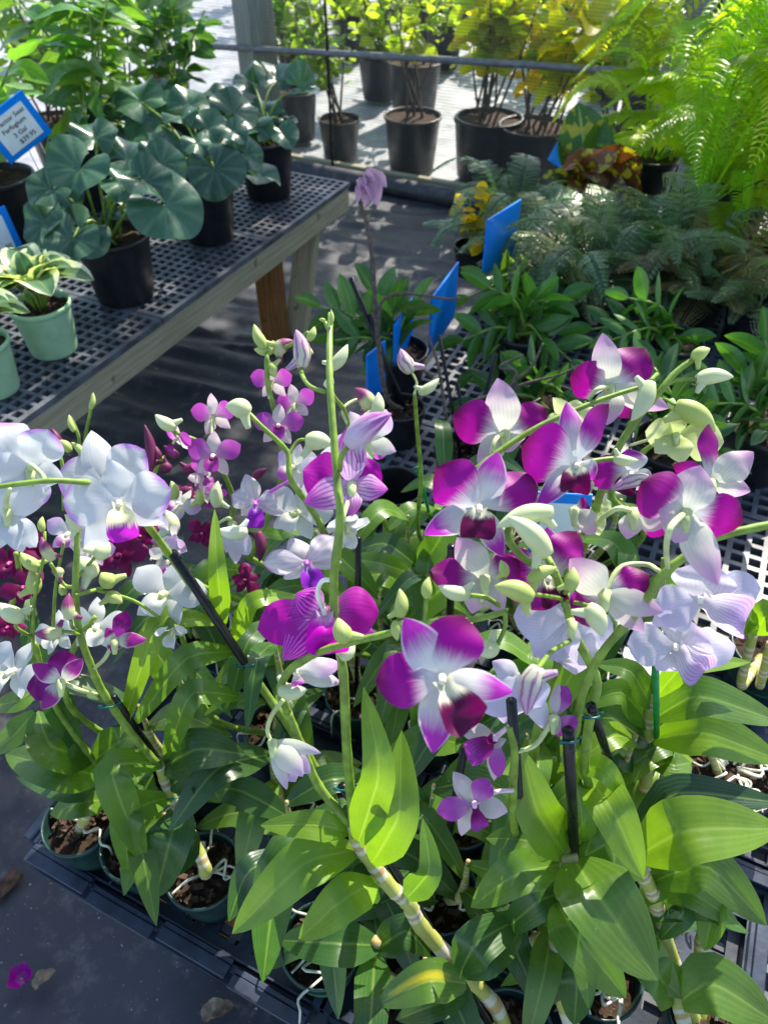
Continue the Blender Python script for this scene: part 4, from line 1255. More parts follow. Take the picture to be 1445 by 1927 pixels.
# --- small purple flowers low in the middle
o = Orchid('orchid with two low purple flowers with dark veined lips', .345, .02, seed=2, mat='gpot', band=True)
o.cane([o.soil(), (985, 1640, .86), (968, 1560, .96), (965, 1480, 1.04), (968, 1420, 1.09), (958, 1365, 1.13)], .0052, .003)
o.stake((962, 1320, 1.16))
o.clip(968, 1532, .98, 34)
o.flower('pink', (893, 1513, 1.06), [('D', 852, 1453, 40), ('P', 918, 1466, 44, -.1), ('P', 822, 1530, 46), ('S', 956, 1528, 40), ('S', 868, 1574, 36), ('L', 903, 1562, 34)], [(930, 1492, 1.05), (966, 1488, 1.045)])
o.flower('pink', (932, 1388, 1.11), [('D', 860, 1370, 36, .1), ('S', 930, 1470, 30, .0), ('P', 938, 1464, 32, -.1), ('L', 880, 1430, 46, -.3), ('S', 942, 1408, 34, -.4)], [(950, 1374, 1.12), (958, 1365, 1.13)])
o.flower('pink', (1042, 1350, 1.12), [('S', 1052, 1285, 22, 0), ('P', 1066, 1290, 40, 0), ('P', 1080, 1380, 52, .0), ('S', 1060, 1385, 30, .1)], [(1010, 1400, 1.10), (972, 1416, 1.09)], True)
o.bush(8, .9, (0, .02), (.09, .13), 'mdb')
# --- central cut cane with short black stake
o = Orchid('orchid with a cut cane end and broad leaves round a thick black stake', .235, .165, seed=3)
o.cane([o.soil(), (1050, 1850, .72), (1055, 1740, .83), (1062, 1660, .90), (1068, 1625, .93)], .0095, .008, 'cane')
o.cane([(1058, 1620, .935), (1088, 1616, .94)], .005, .005, 'cane', False)
o.stake((1069, 1375, 1.13), (1080, 1606, .92), 'black', .0052)
o.clip(1072, 1396, 1.12, 30)
for l in (((1066, 1612, .93), (1008, 1520, 1.0), (980, 1408, 1.05), 100, 'b', .15), ((1080, 1618, .935), (1135, 1700, .97), (1238, 1845, .90), 155, 'm', -.1), ((1048, 1700, .88), (1092, 1770, .91), (1178, 1880, .83), 100, 'm', 0), ((1045, 1600, .925), (980, 1580, .95), (914, 1578, .93), 66, 'm', 0), ((1050, 1628, .92), (965, 1650, .95), (886, 1708, .89), 82, 'm', .1), ((1060, 1600, .90), (1000, 1600, .90), (960, 1660, .85), 60, 'd', .2)):
    o.leaf(*l, up=.35)
for l in (((1062, 1680, .86), (1010, 1700, .88), (940, 1760, .82), 70, 'd', 0), ((1090, 1620, .92), (1160, 1590, .95), (1210, 1660, .90), 75, 'm', 0), ((1062, 1800, .78), (1085, 1850, .78), (1080, 1930, .72), 70, 'd', 0), ((1075, 1590, .92), (1095, 1540, .98), (1080, 1450, 1.02), 60, 'm', .6)):
    o.leaf(*l, up=.5)
# --- bicolour spray A
o = Orchid('tall orchid with arching spray of magenta and white bicolour flowers', .455, .10, seed=4)
o.stake((1112, 1330, 1.12), (1160, 1470, .80))
o.stake((850, 1030, 1.16), (845, 1250, .70))
o.clip(1110, 1350, 1.11, 32)
o.cane([o.soil(), (1110, 1500, .98), (1100, 1440, 1.04), (1110, 1350, 1.10), (1122, 1280, 1.14), (1085, 1200, 1.18), (1062, 1130, 1.21), (1045, 1080, 1.23), (1030, 1050, 1.235)], .0048, .003)
o.cane([(1062, 1430, 1.05), (1082, 1380, 1.09), (1095, 1310, 1.14), (1130, 1232, 1.19), (1200, 1150, 1.24), (1250, 1080, 1.275), (1300, 1040, 1.29), (1350, 1010, 1.30), (1460, 985, 1.31)], .0038, .003)
o.cane([(1045, 1080, 1.235), (985, 1050, 1.25), (955, 1000, 1.26), (1000, 948, 1.28), (1050, 912, 1.29), (1105, 872, 1.30), (1160, 862, 1.30)], .0032, .002)
o.cane([(960, 1010, 1.25), (870, 930, 1.25), (900, 880, 1.27), (1000, 810, 1.29), (1100, 764, 1.30), (1160, 742, 1.305), (1225, 722, 1.31)], .003, .002)
o.cane([(1120, 960, 1.20), (1150, 870, 1.25), (1190, 800, 1.28), (1235, 745, 1.31), (1270, 702, 1.325), (1310, 672, 1.335)], .0038, .0024)
o.cane([(1062, 1130, 1.21), (1075, 1050, 1.22), (1100, 1000, 1.20), (1120, 960, 1.20)], .0036, .0036)
for l in (((1110, 1470, 1.0), (1155, 1530, 1.03), (1210, 1655, .97), 88, 'b', 0), ((1098, 1440, 1.02), (1140, 1452, 1.05), (1180, 1502, 1.02), 50, 'b', 0), ((1095, 1470, 1.0), (1070, 1420, 1.06), (1060, 1360, 1.07), 50, 'b', .3)):
    o.leaf(*l, up=.35)
o.flower('bicolour', (832, 1276, 1.30), [('D', 760, 1163, 80, .1), ('P', 872, 1158, 112, .05), ('P', 706, 1284, 104, .05), ('S', 967, 1302, 62, .1), ('S', 814, 1418, 74, .05), ('L', 884, 1374, 84, -.3)], [(845, 1262, 1.27), (870, 1200, 1.24)], lab='large magenta and white star shaped bloom')
o.flower('bicolour', (902, 955, 1.285), [('P', 820, 880, 104, .0), ('D', 937, 850, 66, .1), ('P', 1008, 898, 92, .2), ('S', 798, 1006, 56), ('S', 948, 1048, 50, .2), ('L', 896, 1012, 66)], [(905, 930, 1.26), (890, 900, 1.265)])
o.flower('bicolour_back', (950, 815, 1.275), [('P', 852, 780, 86), ('D', 936, 711, 68), ('P', 1030, 768, 66), ('S', 899, 877, 48), ('S', 962, 850, 70)], [(932, 828, 1.285), (922, 862, 1.275)], True)
o.flower('bicolour_back', (1148, 728, 1.30), [('D', 1134, 626, 54), ('P', 1073, 706, 76), ('P', 1214, 655, 84), ('S', 1258, 768, 48), ('S', 1142, 800, 56), ('P', 1186, 786, 40, .5)], [(1124, 732, 1.31), (1107, 752, 1.30)], True)
o.flower('bicolour', (1085, 872, 1.305), [('P', 982, 838, 116, -.1), ('D', 1066, 756, 52), ('P', 1146, 760, 60, .0, .5), ('S', 1118, 902, 52), ('S', 1008, 955, 46, -.2), ('L', 1082, 928, 54)], [(1110, 880, 1.29)])
o.flower('bicolour_back', (1290, 964, 1.325), [('D', 1318, 876, 84), ('P', 1206, 906, 100), ('P', 1398, 985, 96), ('S', 1352, 1102, 66), ('S', 1238, 962, 60), ('S', 1270, 1022, 70)], [(1262, 992, 1.335), (1254, 1030, 1.32), (1256, 1068, 1.285)], True)
o.flower('bicolour_back', (1340, 908, 1.27), [('P', 1334, 797, 48, .1, .6), ('D', 1418, 850, 62), ('P', 1268, 874, 40), ('S', 1412, 925, 44)], [(1300, 908, 1.27)], True)
o.flower('bicolour_back', (912, 1088, 1.235), [('P', 807, 1078, 66), ('D', 860, 1011, 64), ('P', 978, 1056, 70), ('S', 888, 1155, 58), ('S', 948, 1152, 54)], [(915, 1110, 1.24), (900, 1140, 1.22)], True)
o.flower('bicolour', (1032, 1085, 1.215), [('P', 940, 1080, 105), ('P', 1000, 1148, 80), ('D', 1030, 992, 64), ('P', 1085, 1000, 72, .1), ('S', 1090, 1040, 40), ('L', 1040, 1140, 50)])
o.flower('bicolour_back', (1138, 1116, 1.25), [('D', 1072, 1052, 72), ('P', 1222, 1082, 66), ('P', 1082, 1168, 82, .3), ('S', 1248, 1152, 50), ('S', 1212, 1188, 46, .2), ('P', 1188, 1165, 44, .4)], [(1168, 1068, 1.26), (1215, 1062, 1.26), (1240, 1075, 1.27)], True)
o.flower('bicolour', (1188, 892, 1.25), [('P', 1108, 888, 70), ('D', 1180, 845, 64, .1), ('S', 1226, 915, 46), ('L', 1170, 930, 40)])
o.flower('bicolour_back', (1192, 962, 1.28), [('P', 1268, 1000, 60), ('S', 1262, 985, 56), ('S', 1180, 1015, 44)], [(1160, 958, 1.29), (1120, 985, 1.26)], True)
o.flower('bicolour_back', (1080, 960, 1.22), [('S', 1120, 1005, 50), ('P', 1100, 975, 46), ('P', 1110, 955, 44)], None, True)
for bd in ((1304, 676, 1336, 656, 1.335, 28, 'green'), (1310, 714, 1380, 709, 1.325, 34, 'pale'), (1224, 718, 1188, 792, 1.325, 38, 'pale'), (1155, 862, 1201, 866, 1.305, 24, 'pale'), (1040, 962, 934, 992, 1.30, 42, 'pale'), (1032, 1045, 956, 972, 1.285, 48, 'pale'), (1002, 1126, 930, 1103, 1.275, 44, 'green'), (995, 1094, 1048, 1068, 1.265, 30, 'green'), (1070, 1112, 1079, 1068, 1.265, 29, 'green'), (949, 1086, 942, 1054, 1.265, 23, 'green'), (884, 1120, 824, 1103, 1.25, 33, 'pale'), (1106, 1140, 1134, 1198, 1.265, 44, 'pale'), (936, 1214, 896, 1228, 1.21, 38, 'pale'), (1012, 1255, 990, 1346, 1.265, 50, 'stripe'), (1220, 900, 1150, 922, 1.26, 30, 'stripe')):
    o.bud(*bd)
for pd in ([(1225, 722, 1.31), (1236, 704, 1.32), (1224, 716, 1.325)], [(1240, 736, 1.312), (1270, 716, 1.32), (1312, 714, 1.325)], [(1045, 1085, 1.235), (1010, 1060, 1.27), (1030, 1044, 1.285)], [(1062, 1128, 1.21), (1030, 1122, 1.25), (1000, 1118, 1.27)], [(1060, 1132, 1.21), (1085, 1135, 1.24), (1106, 1140, 1.265)], [(1062, 1118, 1.21), (1068, 1112, 1.25), (1070, 1110, 1.265)], [(950, 1110, 1.24), (950, 1096, 1.26), (949, 1084, 1.265)], [(940, 1140, 1.24), (915, 1125, 1.25), (884, 1120, 1.25)], [(1085, 1200, 1.18), (1040, 1225, 1.22), (1012, 1258, 1.265)], [(950, 1150, 1.25), (950, 1180, 1.22), (936, 1214, 1.21)]):
    o.ped(pd, .0019, .0018, 'stem')
o.bush(8, .92, (0, .02), (.10, .15), 'mdb')
# --- lilac orchid on a bright green stake
o = Orchid('pale lilac veined orchid tied to a bright green stake', .70, .10, seed=5, r=.055)
o.stake((1233, 1200, 1.13), (1237, 1478, .70), 'gstake', .0034)
o.cane([o.soil(), (1212, 1480, .78), (1215, 1420, .84), (1222, 1350, .91), (1230, 1300, .95)], .009, .006, 'cane')
o.cane([(1230, 1300, .95), (1238, 1200, 1.09), (1244, 1120, 1.17), (1250, 1050, 1.2)], .004, .0026)
o.clip(1235, 1192, 1.13, 30)
for l in (((1232, 1352, .92), (1330, 1312, .98), (1475, 1362, .92), 82, 'm', 0), ((1230, 1392, .88), (1340, 1382, .93), (1470, 1432, .88), 90, 'b', 0), ((1228, 1372, .89), (1160, 1302, .95), (1082, 1338, .92), 62, 'm', 0), ((1222, 1400, .87), (1140, 1350, .92), (1080, 1372, .88), 70, 'd', 0), ((1216, 1430, .85), (1150, 1400, .88), (1095, 1420, .85), 90, 'd', 0), ((1236, 1310, .95), (1300, 1250, 1.02), (1412, 1246, 1.0), 48, 'b', 0), ((1216, 1455, .80), (1180, 1440, .83), (1160, 1456, .81), 36, 'm', 0), ((1232, 1420, .84), (1270, 1440, .86), (1300, 1436, .84), 60, 'm', 0), ((1225, 1330, .93), (1180, 1260, 1.0), (1120, 1250, .98), 60, 'm', .2)):
    o.leaf(*l, up=.4)
o.flower('lilac', (1318, 1128, 1.20), [('P', 1432, 1108, 84), ('P', 1236, 1156, 92), ('D', 1330, 1058, 116, .05), ('S', 1226, 1176, 56), ('S', 1378, 1150, 50), ('L', 1402, 1172, 82)], [(1290, 1120, 1.18), (1262, 1115, 1.17)])
o.flower('lilac', (1272, 1216, 1.16), [('P', 1384, 1216, 76), ('P', 1180, 1212, 82), ('D', 1305, 1172, 118, .0), ('S', 1236, 1262, 68), ('L', 1328, 1262, 74), ('S', 1338, 1240, 40)], [(1255, 1190, 1.15), (1244, 1140, 1.15)])
# --- second lilac spray
o = Orchid('pale lilac orchid whose big flowers hang among the bicolour spray', .565, -.02, seed=6)
o.cane([o.soil(), (1000, 1450, .95), (1020, 1330, 1.06), (1060, 1230, 1.14), (1080, 1160, 1.17)], .005, .003)
o.flower('lilac', (1070, 1165, 1.17), [('P', 966, 1160, 92), ('S', 1004, 1236, 96), ('S', 1082, 1270, 96), ('P', 1150, 1205, 80), ('D', 1075, 1110, 60)])
o.flower('lilac', (1076, 1170, 1.20), [('S', 1072, 1236, 34, 0, .5)], None, True)
o.flower('lilac', (978, 1275, 1.15), [('P', 902, 1335, 84), ('S', 948, 1362, 86), ('S', 1034, 1378, 44), ('D', 926, 1245, 40), ('P', 1020, 1330, 70)])
o.bush(8, .95, (0, .0), (.10, .15), 'mmd')
# --- right edge broad leaves
o = Orchid('orchid with broad sunlit leaves spreading over the grid edge', .355, .255, seed=7)
o.cane([o.soil(), (1250, 1760, .74), (1232, 1690, .80), (1205, 1640, .85), (1195, 1600, .88)], .0085, .008, 'cane')
o.cane([o.soil(), (1320, 1760, .70), (1375, 1700, .74)], .008, .004, 'cane')
for l in (((1200, 1612, .87), (1310, 1560, .94), (1470, 1560, .91), 128, 'b', 0), ((1190, 1570, .86), (1290, 1492, .90), (1475, 1512, .87), 72, 'k', 0), ((1225, 1662, .82), (1340, 1636, .88), (1442, 1742, .81), 92, 'm', 0), ((1240, 1690, .79), (1300, 1680, .82), (1390, 1740, .78), 60, 'm', .2), ((1320, 1690, .78), (1340, 1720, .79), (1325, 1790, .75), 60, 'm', .3), ((1240, 1740, .75), (1200, 1780, .77), (1280, 1880, .71), 90, 'm', .1), ((1210, 1650, .83), (1180, 1620, .87), (1120, 1640, .84), 60, 'm', 0), ((1250, 1690, .78), (1285, 1720, .80), (1240, 1770, .76), 50, 'd', 0)):
    o.leaf(*l, up=.4)
o = Orchid('orchid with a low glossy leaf at the grid edge and pale bare canes', .225, .30, seed=8)
o.cane([o.soil(), (1275, 1880, .70), (1290, 1870, .705)], .009, .007, 'cane')
o.leaf((1275, 1890, .70), (1350, 1855, .74), (1460, 1925, .68), 110, 'm', 0)
o.leaf((1270, 1880, .70), (1230, 1830, .75), (1175, 1790, .74), 90, 'm', 0)
o = Orchid('orchid with tangled roots in the wide pot behind the broad leaves', .685, .235, .068, .11, 'pot', roots=16, seed=9)
o.cane([o.soil(), (1330, 1400, .72)], .006, .005, 'cane')
o = Orchid('leafy orchid in the bright green banded pot by the grid', .935, .27, .068, .11, 'gpot', True, 5, seed=10)
o.cane([o.soil(), (1395, 1290, .70), (1418, 1190, .82)], .008, .006, 'cane')
o.cane([o.soil(), (1430, 1290, .70), (1450, 1210, .78)], .007, .006, 'cane')
o.leaf((1420, 1195, .82), (1410, 1165, .86), (1395, 1195, .83), 60, 'b', 0)
o.leaf((1420, 1190, .82), (1450, 1160, .87), (1490, 1200, .83), 70, 'b', 0)
# --- lime flowers
o = Orchid('lime yellow orchid behind the bicolour spray', 1.0, -.06, seed=11, r=.055)
o.cane([o.soil(), (1210, 1010, .85), (1150, 930, .98), (1200, 860, 1.06), (1250, 822, 1.10)], .005, .0028)
o.flower('lime', (1272, 818, 1.12), [('P', 1362, 832, 84), ('P', 1214, 812, 56), ('S', 1284, 872, 50), ('D', 1268, 770, 44), ('S', 1232, 852, 44)], [(1230, 825, 1.11), (1185, 838, 1.09)], True)
o.flower('lime', (1075, 790, 1.12), [('D', 1040, 748, 32), ('P', 1086, 752, 36), ('P', 1026, 806, 48), ('S', 1110, 800, 36), ('S', 1090, 840, 34), ('S', 1135, 770, 30)], None, True)
o.flower('lime', (1118, 968, 1.10), [('P', 1074, 956, 28), ('S', 1078, 984, 28), ('S', 1128, 1008, 34), ('P', 1150, 945, 34), ('D', 1140, 990, 30)])
o.bud(1272, 762, 1346, 812, 1.16, 48, 'green')
o.ped([(1190, 800, 1.14), (1240, 752, 1.15), (1272, 762, 1.16)], .002, .002, 'stem')
o.bud(1262, 750, 1270, 772, 1.15, 18, 'pale')
o.bush(8, .88, (0, .0), (.10, .15), 'mdd')
# --- white lilac-edged orchid, left
o = Orchid('white orchid with lilac edged petals on a long black stake', .345, -.19, seed=12)
o.stake((324, 1040, 1.13), (600, 1460, .68), 'black', .0052)
o.cane([o.soil(), (590, 1440, .76), (545, 1370, .84), (470, 1262, .93), (400, 1160, 1.01), (330, 1060, 1.11), (275, 985, 1.19), (235, 938, 1.22)], .0062, .003)
o.cane([(275, 985, 1.19), (235, 938, 1.22), (180, 912, 1.26), (140, 906, 1.275), (85, 905, 1.285), (-20, 918, 1.285)], .0032, .002)
o.clip(327, 1048, 1.12, 34)
o.clip(465, 1252, .94, 34)
o.flower('white_lilac', (224, 945, 1.255), [('D', 210, 866, 62, .05), ('P', 118, 942, 98, .0), ('P', 322, 922, 94, .0), ('S', 158, 1030, 62), ('S', 310, 986, 54), ('L', 232, 1020, 56)], lab='white bloom with lilac edges and magenta lip')
o.flower('white_lilac', (198, 912, 1.235), [('D', 172, 810, 62), ('P', 272, 846, 84), ('P', 108, 894, 90)])
o.flower('white_lilac', (58, 884, 1.27), [('P', 90, 808, 84), ('P', -30, 800, 110), ('S', 120, 902, 48), ('S', 12, 985, 90), ('S', -40, 880, 60), ('P', 80, 950, 46, .3)], [(60, 876, 1.29), (80, 895, 1.285), (85, 904, 1.285)], True)
o.flower('white', (14, 958, 1.25), [('S', -6, 1034, 52, .0), ('S', 42, 1040, 54, .05), ('P', 68, 1030, 44, .15), ('S', 30, 1036, 40, -.1)], [(12, 940, 1.27), (18, 918, 1.28)], True)
for l in (((412, 1172, 1.0), (292, 1186, 1.04), (226, 1388, .90), 50, 'b', 0), ((445, 1226, .95), (340, 1250, 1.0), (246, 1372, .88), 54, 'm', 0), ((450, 1312, .90), (352, 1318, .96), (308, 1452, .83), 58, 'm', 0), ((500, 1322, .87), (430, 1322, .90), (378, 1352, .87), 34, 'm', 0), ((420, 1180, 1.0), (408, 1060, 1.10), (404, 958, 1.13), 42, 'b', .1), ((438, 1206, .97), (485, 1128, 1.03), (566, 1122, 1.0), 42, 'b', 0), ((300, 1280, .93), (270, 1200, 1.0), (330, 1150, 1.0), 40, 'b', .4)):
    o.leaf(*l, up=.45)
# --- maroon orchid
o = Orchid('maroon orchid with white throats and speckled buds, rooted at the tray rim', .235, -.38, seed=13, roots=8)
o.cane([o.soil(), (388, 1640, .68), (368, 1590, .71), (345, 1540, .76), (318, 1490, .81), (300, 1440, .85)], .0085, .006, 'cane')
o.cane([(305, 1450, .84), (262, 1400, .90), (232, 1360, .94), (195, 1305, 1.0), (172, 1255, 1.05), (150, 1190, 1.10), (142, 1110, 1.15), (145, 1040, 1.18), (146, 990, 1.2)], .0048, .0026)
o.stake((212, 1312, .98), (325, 1470, .72), 'black', .005)
o.clip(205, 1330, .98, 32)
o.clip(326, 1500, .80, 30)
o.flower('maroon', (115, 1283, 1.08), [('P', 120, 1223, 52), ('P', 50, 1296, 54), ('S', 60, 1250, 36), ('S', 156, 1240, 32), ('S', 76, 1335, 36)], [(148, 1298, 1.07), (182, 1307, 1.02)], True)
o.flower('maroon', (216, 1204, 1.08), [('P', 238, 1150, 36), ('S', 276, 1204, 30), ('S', 200, 1182, 26), ('S', 214, 1228, 28), ('P', 245, 1180, 26, .2)], [(198, 1238, 1.07), (178, 1258, 1.05)], True)
for bd in ((118, 1188, 64, 1192, 1.12, 28, 'mixed'), (133, 1166, 130, 1116, 1.14, 27, 'mixed'), (118, 1080, 96, 1075, 1.16, 22, 'mixed'), (100, 1055, 78, 1010, 1.18, 24, 'mixed'), (62, 1118, 58, 1072, 1.14, 32, 'green'), (75, 1070, 38, 1040, 1.16, 28, 'green'), (178, 1085, 140, 1050, 1.15, 40, 'pale'), (215, 1100, 190, 1078, 1.13, 36, 'green'), (200, 1120, 230, 1135, 1.12, 28, 'green'), (45, 1165, -5, 1135, 1.12, 36, 'pale'), (120, 1120, 112, 1100, 1.14, 18, 'green'), (80, 1000, 80, 972, 1.19, 16, 'green'), (180, 1048, 205, 1020, 1.17, 34, 'pale'), (150, 1000, 122, 968, 1.2, 26, 'pale')):
    o.bud(*bd)
for pd in ([(150, 1195, 1.10), (135, 1190, 1.12), (118, 1188, 1.12)], [(146, 1186, 1.10), (136, 1180, 1.13), (133, 1166, 1.14)], [(143, 1105, 1.15), (120, 1100, 1.15), (95, 1060, 1.175)], [(65, 1300, 1.0), (62, 1200, 1.08), (66, 1120, 1.14), (82, 1050, 1.17), (84, 1000, 1.19)], [(62, 1200, 1.08), (30, 1180, 1.11), (40, 1165, 1.12)], [(143, 1120, 1.15), (180, 1110, 1.13), (210, 1100, 1.13)], [(143, 1090, 1.16), (160, 1070, 1.16), (178, 1050, 1.17)], [(180, 1110, 1.13), (250, 1130, 1.10), (300, 1162, 1.07)], [(100, 1200, 1.08), (104, 1110, 1.13), (120, 1020, 1.18)]):
    o.ped(pd, .0019, .0017, 'stem')
for l in (((305, 1438, .85), (212, 1462, .90), (276, 1632, .76), 74, 'm', .1), ((322, 1500, .80), (240, 1540, .84), (240, 1650, .74), 70, 'm', .1), ((340, 1520, .77), (318, 1590, .79), (294, 1688, .70), 96, 'd', .2), ((352, 1560, .74), (352, 1610, .76), (320, 1650, .71), 50, 'd', .3), ((305, 1445, .84), (380, 1410, .89), (462, 1420, .85), 92, 'd', 0), ((320, 1480, .82), (380, 1450, .85), (415, 1510, .80), 88, 'd', 0)):
    o.leaf(*l, up=.5)
# --- orchid at the tray's outer corner, low fat leaves
o = Orchid('low orchid with fat dark leaves in the outer tray corner', .215, -.575, seed=14)
o.cane([o.soil(), (175, 1500, .72), (185, 1440, .78)], .008, .006, 'cane')
o.stake((90, 1320, .90), (175, 1470, .70), 'black', .0048)
o.cane([(190, 1450, .78), (130, 1370, .86), (90, 1300, .93), (66, 1210, 1.02)], .0042, .003)
for l in (((192, 1462, .77), (105, 1442, .83), (10, 1420, .79), 92, 'm', 0), ((200, 1505, .73), (150, 1512, .76), (94, 1532, .73), 62, 'm', 0), ((172, 1428, .80), (92, 1398, .86), (72, 1338, .85), 92, 'm', .2), ((178, 1430, .80), (232, 1392, .85), (258, 1374, .84), 84, 'm', 0), ((180, 1470, .76), (140, 1490, .78), (30, 1462, .74), 50, 'd', 0), ((65, 1340, .88), (20, 1390, .86), (-20, 1420, .84), 52, 'm', 0), ((75, 1290, .93), (30, 1320, .93), (-20, 1330, .9), 46, 'm', 0), ((210, 1480, .75), (235, 1500, .77), (270, 1480, .75), 60, 'd', 0), ((150, 1420, .82), (60, 1200, .98), (55, 1110, 1.0), 64, 'd', .3)):
    o.leaf(*l, up=.45)
# --- white orchids, left rear
o = Orchid('pure white orchid with rounded petals behind the maroon flowers', .345, -.49, seed=15)
o.cane([o.soil(), (150, 1350, .86), (130, 1260, .98), (150, 1200, 1.05), (180, 1160, 1.07)], .0045, .0026)
o.gen('white', 182, 1178, 1.06, 118, (.25, .1, 1), .1)
o.gen('white', 108, 1192, 1.05, 100, (-.3, .2, 1), -.3, True)
o.gen('white', 28, 1262, 1.05, 128, (-.2, .1, 1), .5)
o.bush(9, .88, (0, .0), (.11, .16), 'mdd')
o = Orchid('pure white orchid leaning on the long black stake', .455, -.40, seed=16)
o.cane([o.soil(), (400, 1350, .85), (350, 1220, .98), (325, 1140, 1.05)], .0045, .0026)
o.gen('white', 312, 1118, 1.06, 150, (0, .2, 1), .3, True)
o.gen('white', 325, 1180, 1.04, 96, (0, -.8, .6), 0., True, close=.6)
o.bush(9, .90, (0, .0), (.11, .16), 'mmd')
# --- burgundy
o = Orchid('burgundy orchid at the far left with dark round flowers', .565, -.62, seed=17)
o.cane([o.soil(), (60, 1180, .92), (40, 1090, 1.02), (30, 1040, 1.06)], .0045, .0026)
for x, y, sp, rl in ((20, 1060, 100, .2), (45, 1105, 84, -.5), (60, 1030, 80, .7), (15, 1180, 60, .3)):
    o.gen('burgundy', x, y, 1.03, sp, (.2, .1, 1), rl)
for bd in ((108, 845, 96, 805, 1.06, 22, 'maroon'), (115, 838, 104, 820, 1.06, 16, 'maroon'), (132, 850, 112, 828, 1.07, 20, 'green'), (160, 860, 134, 832, 1.07, 16, 'green')):
    o.bud(*bd)
for pts in ([(120, 960, .98), (118, 880, 1.04), (108, 845, 1.06)], [(150, 960, .98), (150, 840, 1.07), (142, 805, 1.09), (132, 785, 1.10)], [(152, 960, .98), (160, 830, 1.07), (170, 775, 1.11), (174, 742, 1.13)]):
    o.ped([W(*q) for q in pts], .0028, .0022, 'stem')
o.bud(140, 812, 130, 780, 1.10, 13, 'green', 0, False)
o.bud(170, 770, 175, 738, 1.13, 12, 'green', 0, False)
o.bush(8, .86, (0, .0), (.11, .16), 'dd')
o = Orchid('burgundy orchid with clustered maroon buds behind the small pink flowers', .665, -.44, seed=18)
o.cane([o.soil(), (330, 1080, .92), (300, 980, 1.0), (290, 900, 1.06), (305, 860, 1.09)], .0045, .0024)
for x, y, sp, rl in ((225, 1045, 104, .2), (265, 1010, 80, -.5), (462, 1092, 66, 1.2), (380, 1005, 66, .4), (345, 935, 60, .4)):
    o.gen('burgundy', x, y, 1.02, sp, (.1, .2, 1), rl)
for bd in ((282, 886, 272, 798, 1.09, 24, 'maroon'), (302, 862, 292, 838, 1.10, 16, 'maroon'), (285, 880, 262, 850, 1.08, 30, 'maroon'), (335, 858, 308, 838, 1.10, 20, 'maroon'), (318, 872, 300, 888, 1.07, 24, 'maroon'), (362, 920, 330, 925, 1.05, 22, 'maroon'), (476, 902, 502, 882, 1.05, 18, 'maroon'), (486, 1000, 488, 1058, 1.03, 24, 'maroon'), (345, 885, 380, 870, 1.06, 22, 'maroon')):
    o.bud(*bd)
o.bush(9, .88, (0, .0), (.11, .16), 'mdd')
# --- small pink spray
o = Orchid('small pink orchid with dark lips and many short sprays', .775, -.33, seed=19)
o.cane([o.soil(), (470, 1050, .92), (440, 940, 1.02), (420, 890, 1.07), (385, 838, 1.12), (340, 818, 1.14), (320, 808, 1.15)], .0042, .002)
o.cane([(470, 1050, .92), (530, 900, 1.06), (520, 790, 1.15), (505, 730, 1.19), (502, 680, 1.22), (508, 660, 1.225), (545, 650, 1.23), (580, 625, 1.25)], .004, .002)
o.gen('pink', 402, 858, 1.12, 104, (.05, .0, 1), 0)
o.gen('pink', 524, 802, 1.16, 96, (.1, .1, 1), .1)
o.gen('pink', 402, 782, 1.14, 92, (.3, .35, -1), .1, True, [(398, 825, 1.13)])
o.gen('pink', 512, 718, 1.19, 88, (.4, .3, -1), .0, True, [(506, 750, 1.18)])
o.gen('pink', 556, 760, 1.17, 84, (.4, .2, -1), .2, True, [(540, 790, 1.16)])
o.gen('pink', 382, 900, 1.09, 84, (.8, .2, .5), .8)
o.gen('pink', 335, 825, 1.13, 78, (-.6, -.6, .5), .4, True)
o.gen('pink', 395, 930, 1.06, 70, (.4, -.6, .5), .4)
for bd in ((500, 655, 478, 610, 1.23, 24, 'green'), (515, 658, 478, 657, 1.225, 22, 'green'), (510, 682, 518, 710, 1.215, 24, 'green'), (515, 665, 552, 640, 1.22, 30, 'mixed'), (580, 640, 592, 614, 1.25, 18, 'green'), (575, 655, 590, 665, 1.23, 16, 'green'), (330, 806, 292, 780, 1.15, 28, 'pale'), (325, 1005, 312, 960, 1.06, 34, 'pale'), (328, 940, 322, 905, 1.07, 22, 'green'), (410, 955, 410, 905, 1.07, 28, 'pale'), (375, 950, 372, 920, 1.07, 22, 'green')):
    o.bud(*bd)
o.gen('pale_pink', 340, 950, 1.05, 80, (-.2, .4, .8), .4)
o.gen('pale_pink', 320, 1010, 1.06, 90, (-.7, -.3, .7), 1.0)
o.gen('pale_pink', 308, 1050, 1.05, 100, (.8, -.5, .4), 1.2)
o.gen('pale_pink', 130, 1005, 1.06, 90, (.1, .1, 1), .2)
o.gen('pale_pink', 175, 1035, 1.04, 80, (.1, -.3, 1), .2, True)
o.flower('lilac', (438, 985, 1.08), [('S', 444, 1062, 34, 0), ('P', 468, 1045, 36, 0), ('S', 425, 1040, 26, 0)], [(430, 975, 1.09), (410, 985, 1.07)], True)
o.bud(465, 1000, 408, 998, 1.10, 30, 'white')
o.bush(9, .88, (0, .0), (.11, .16), 'mmd')
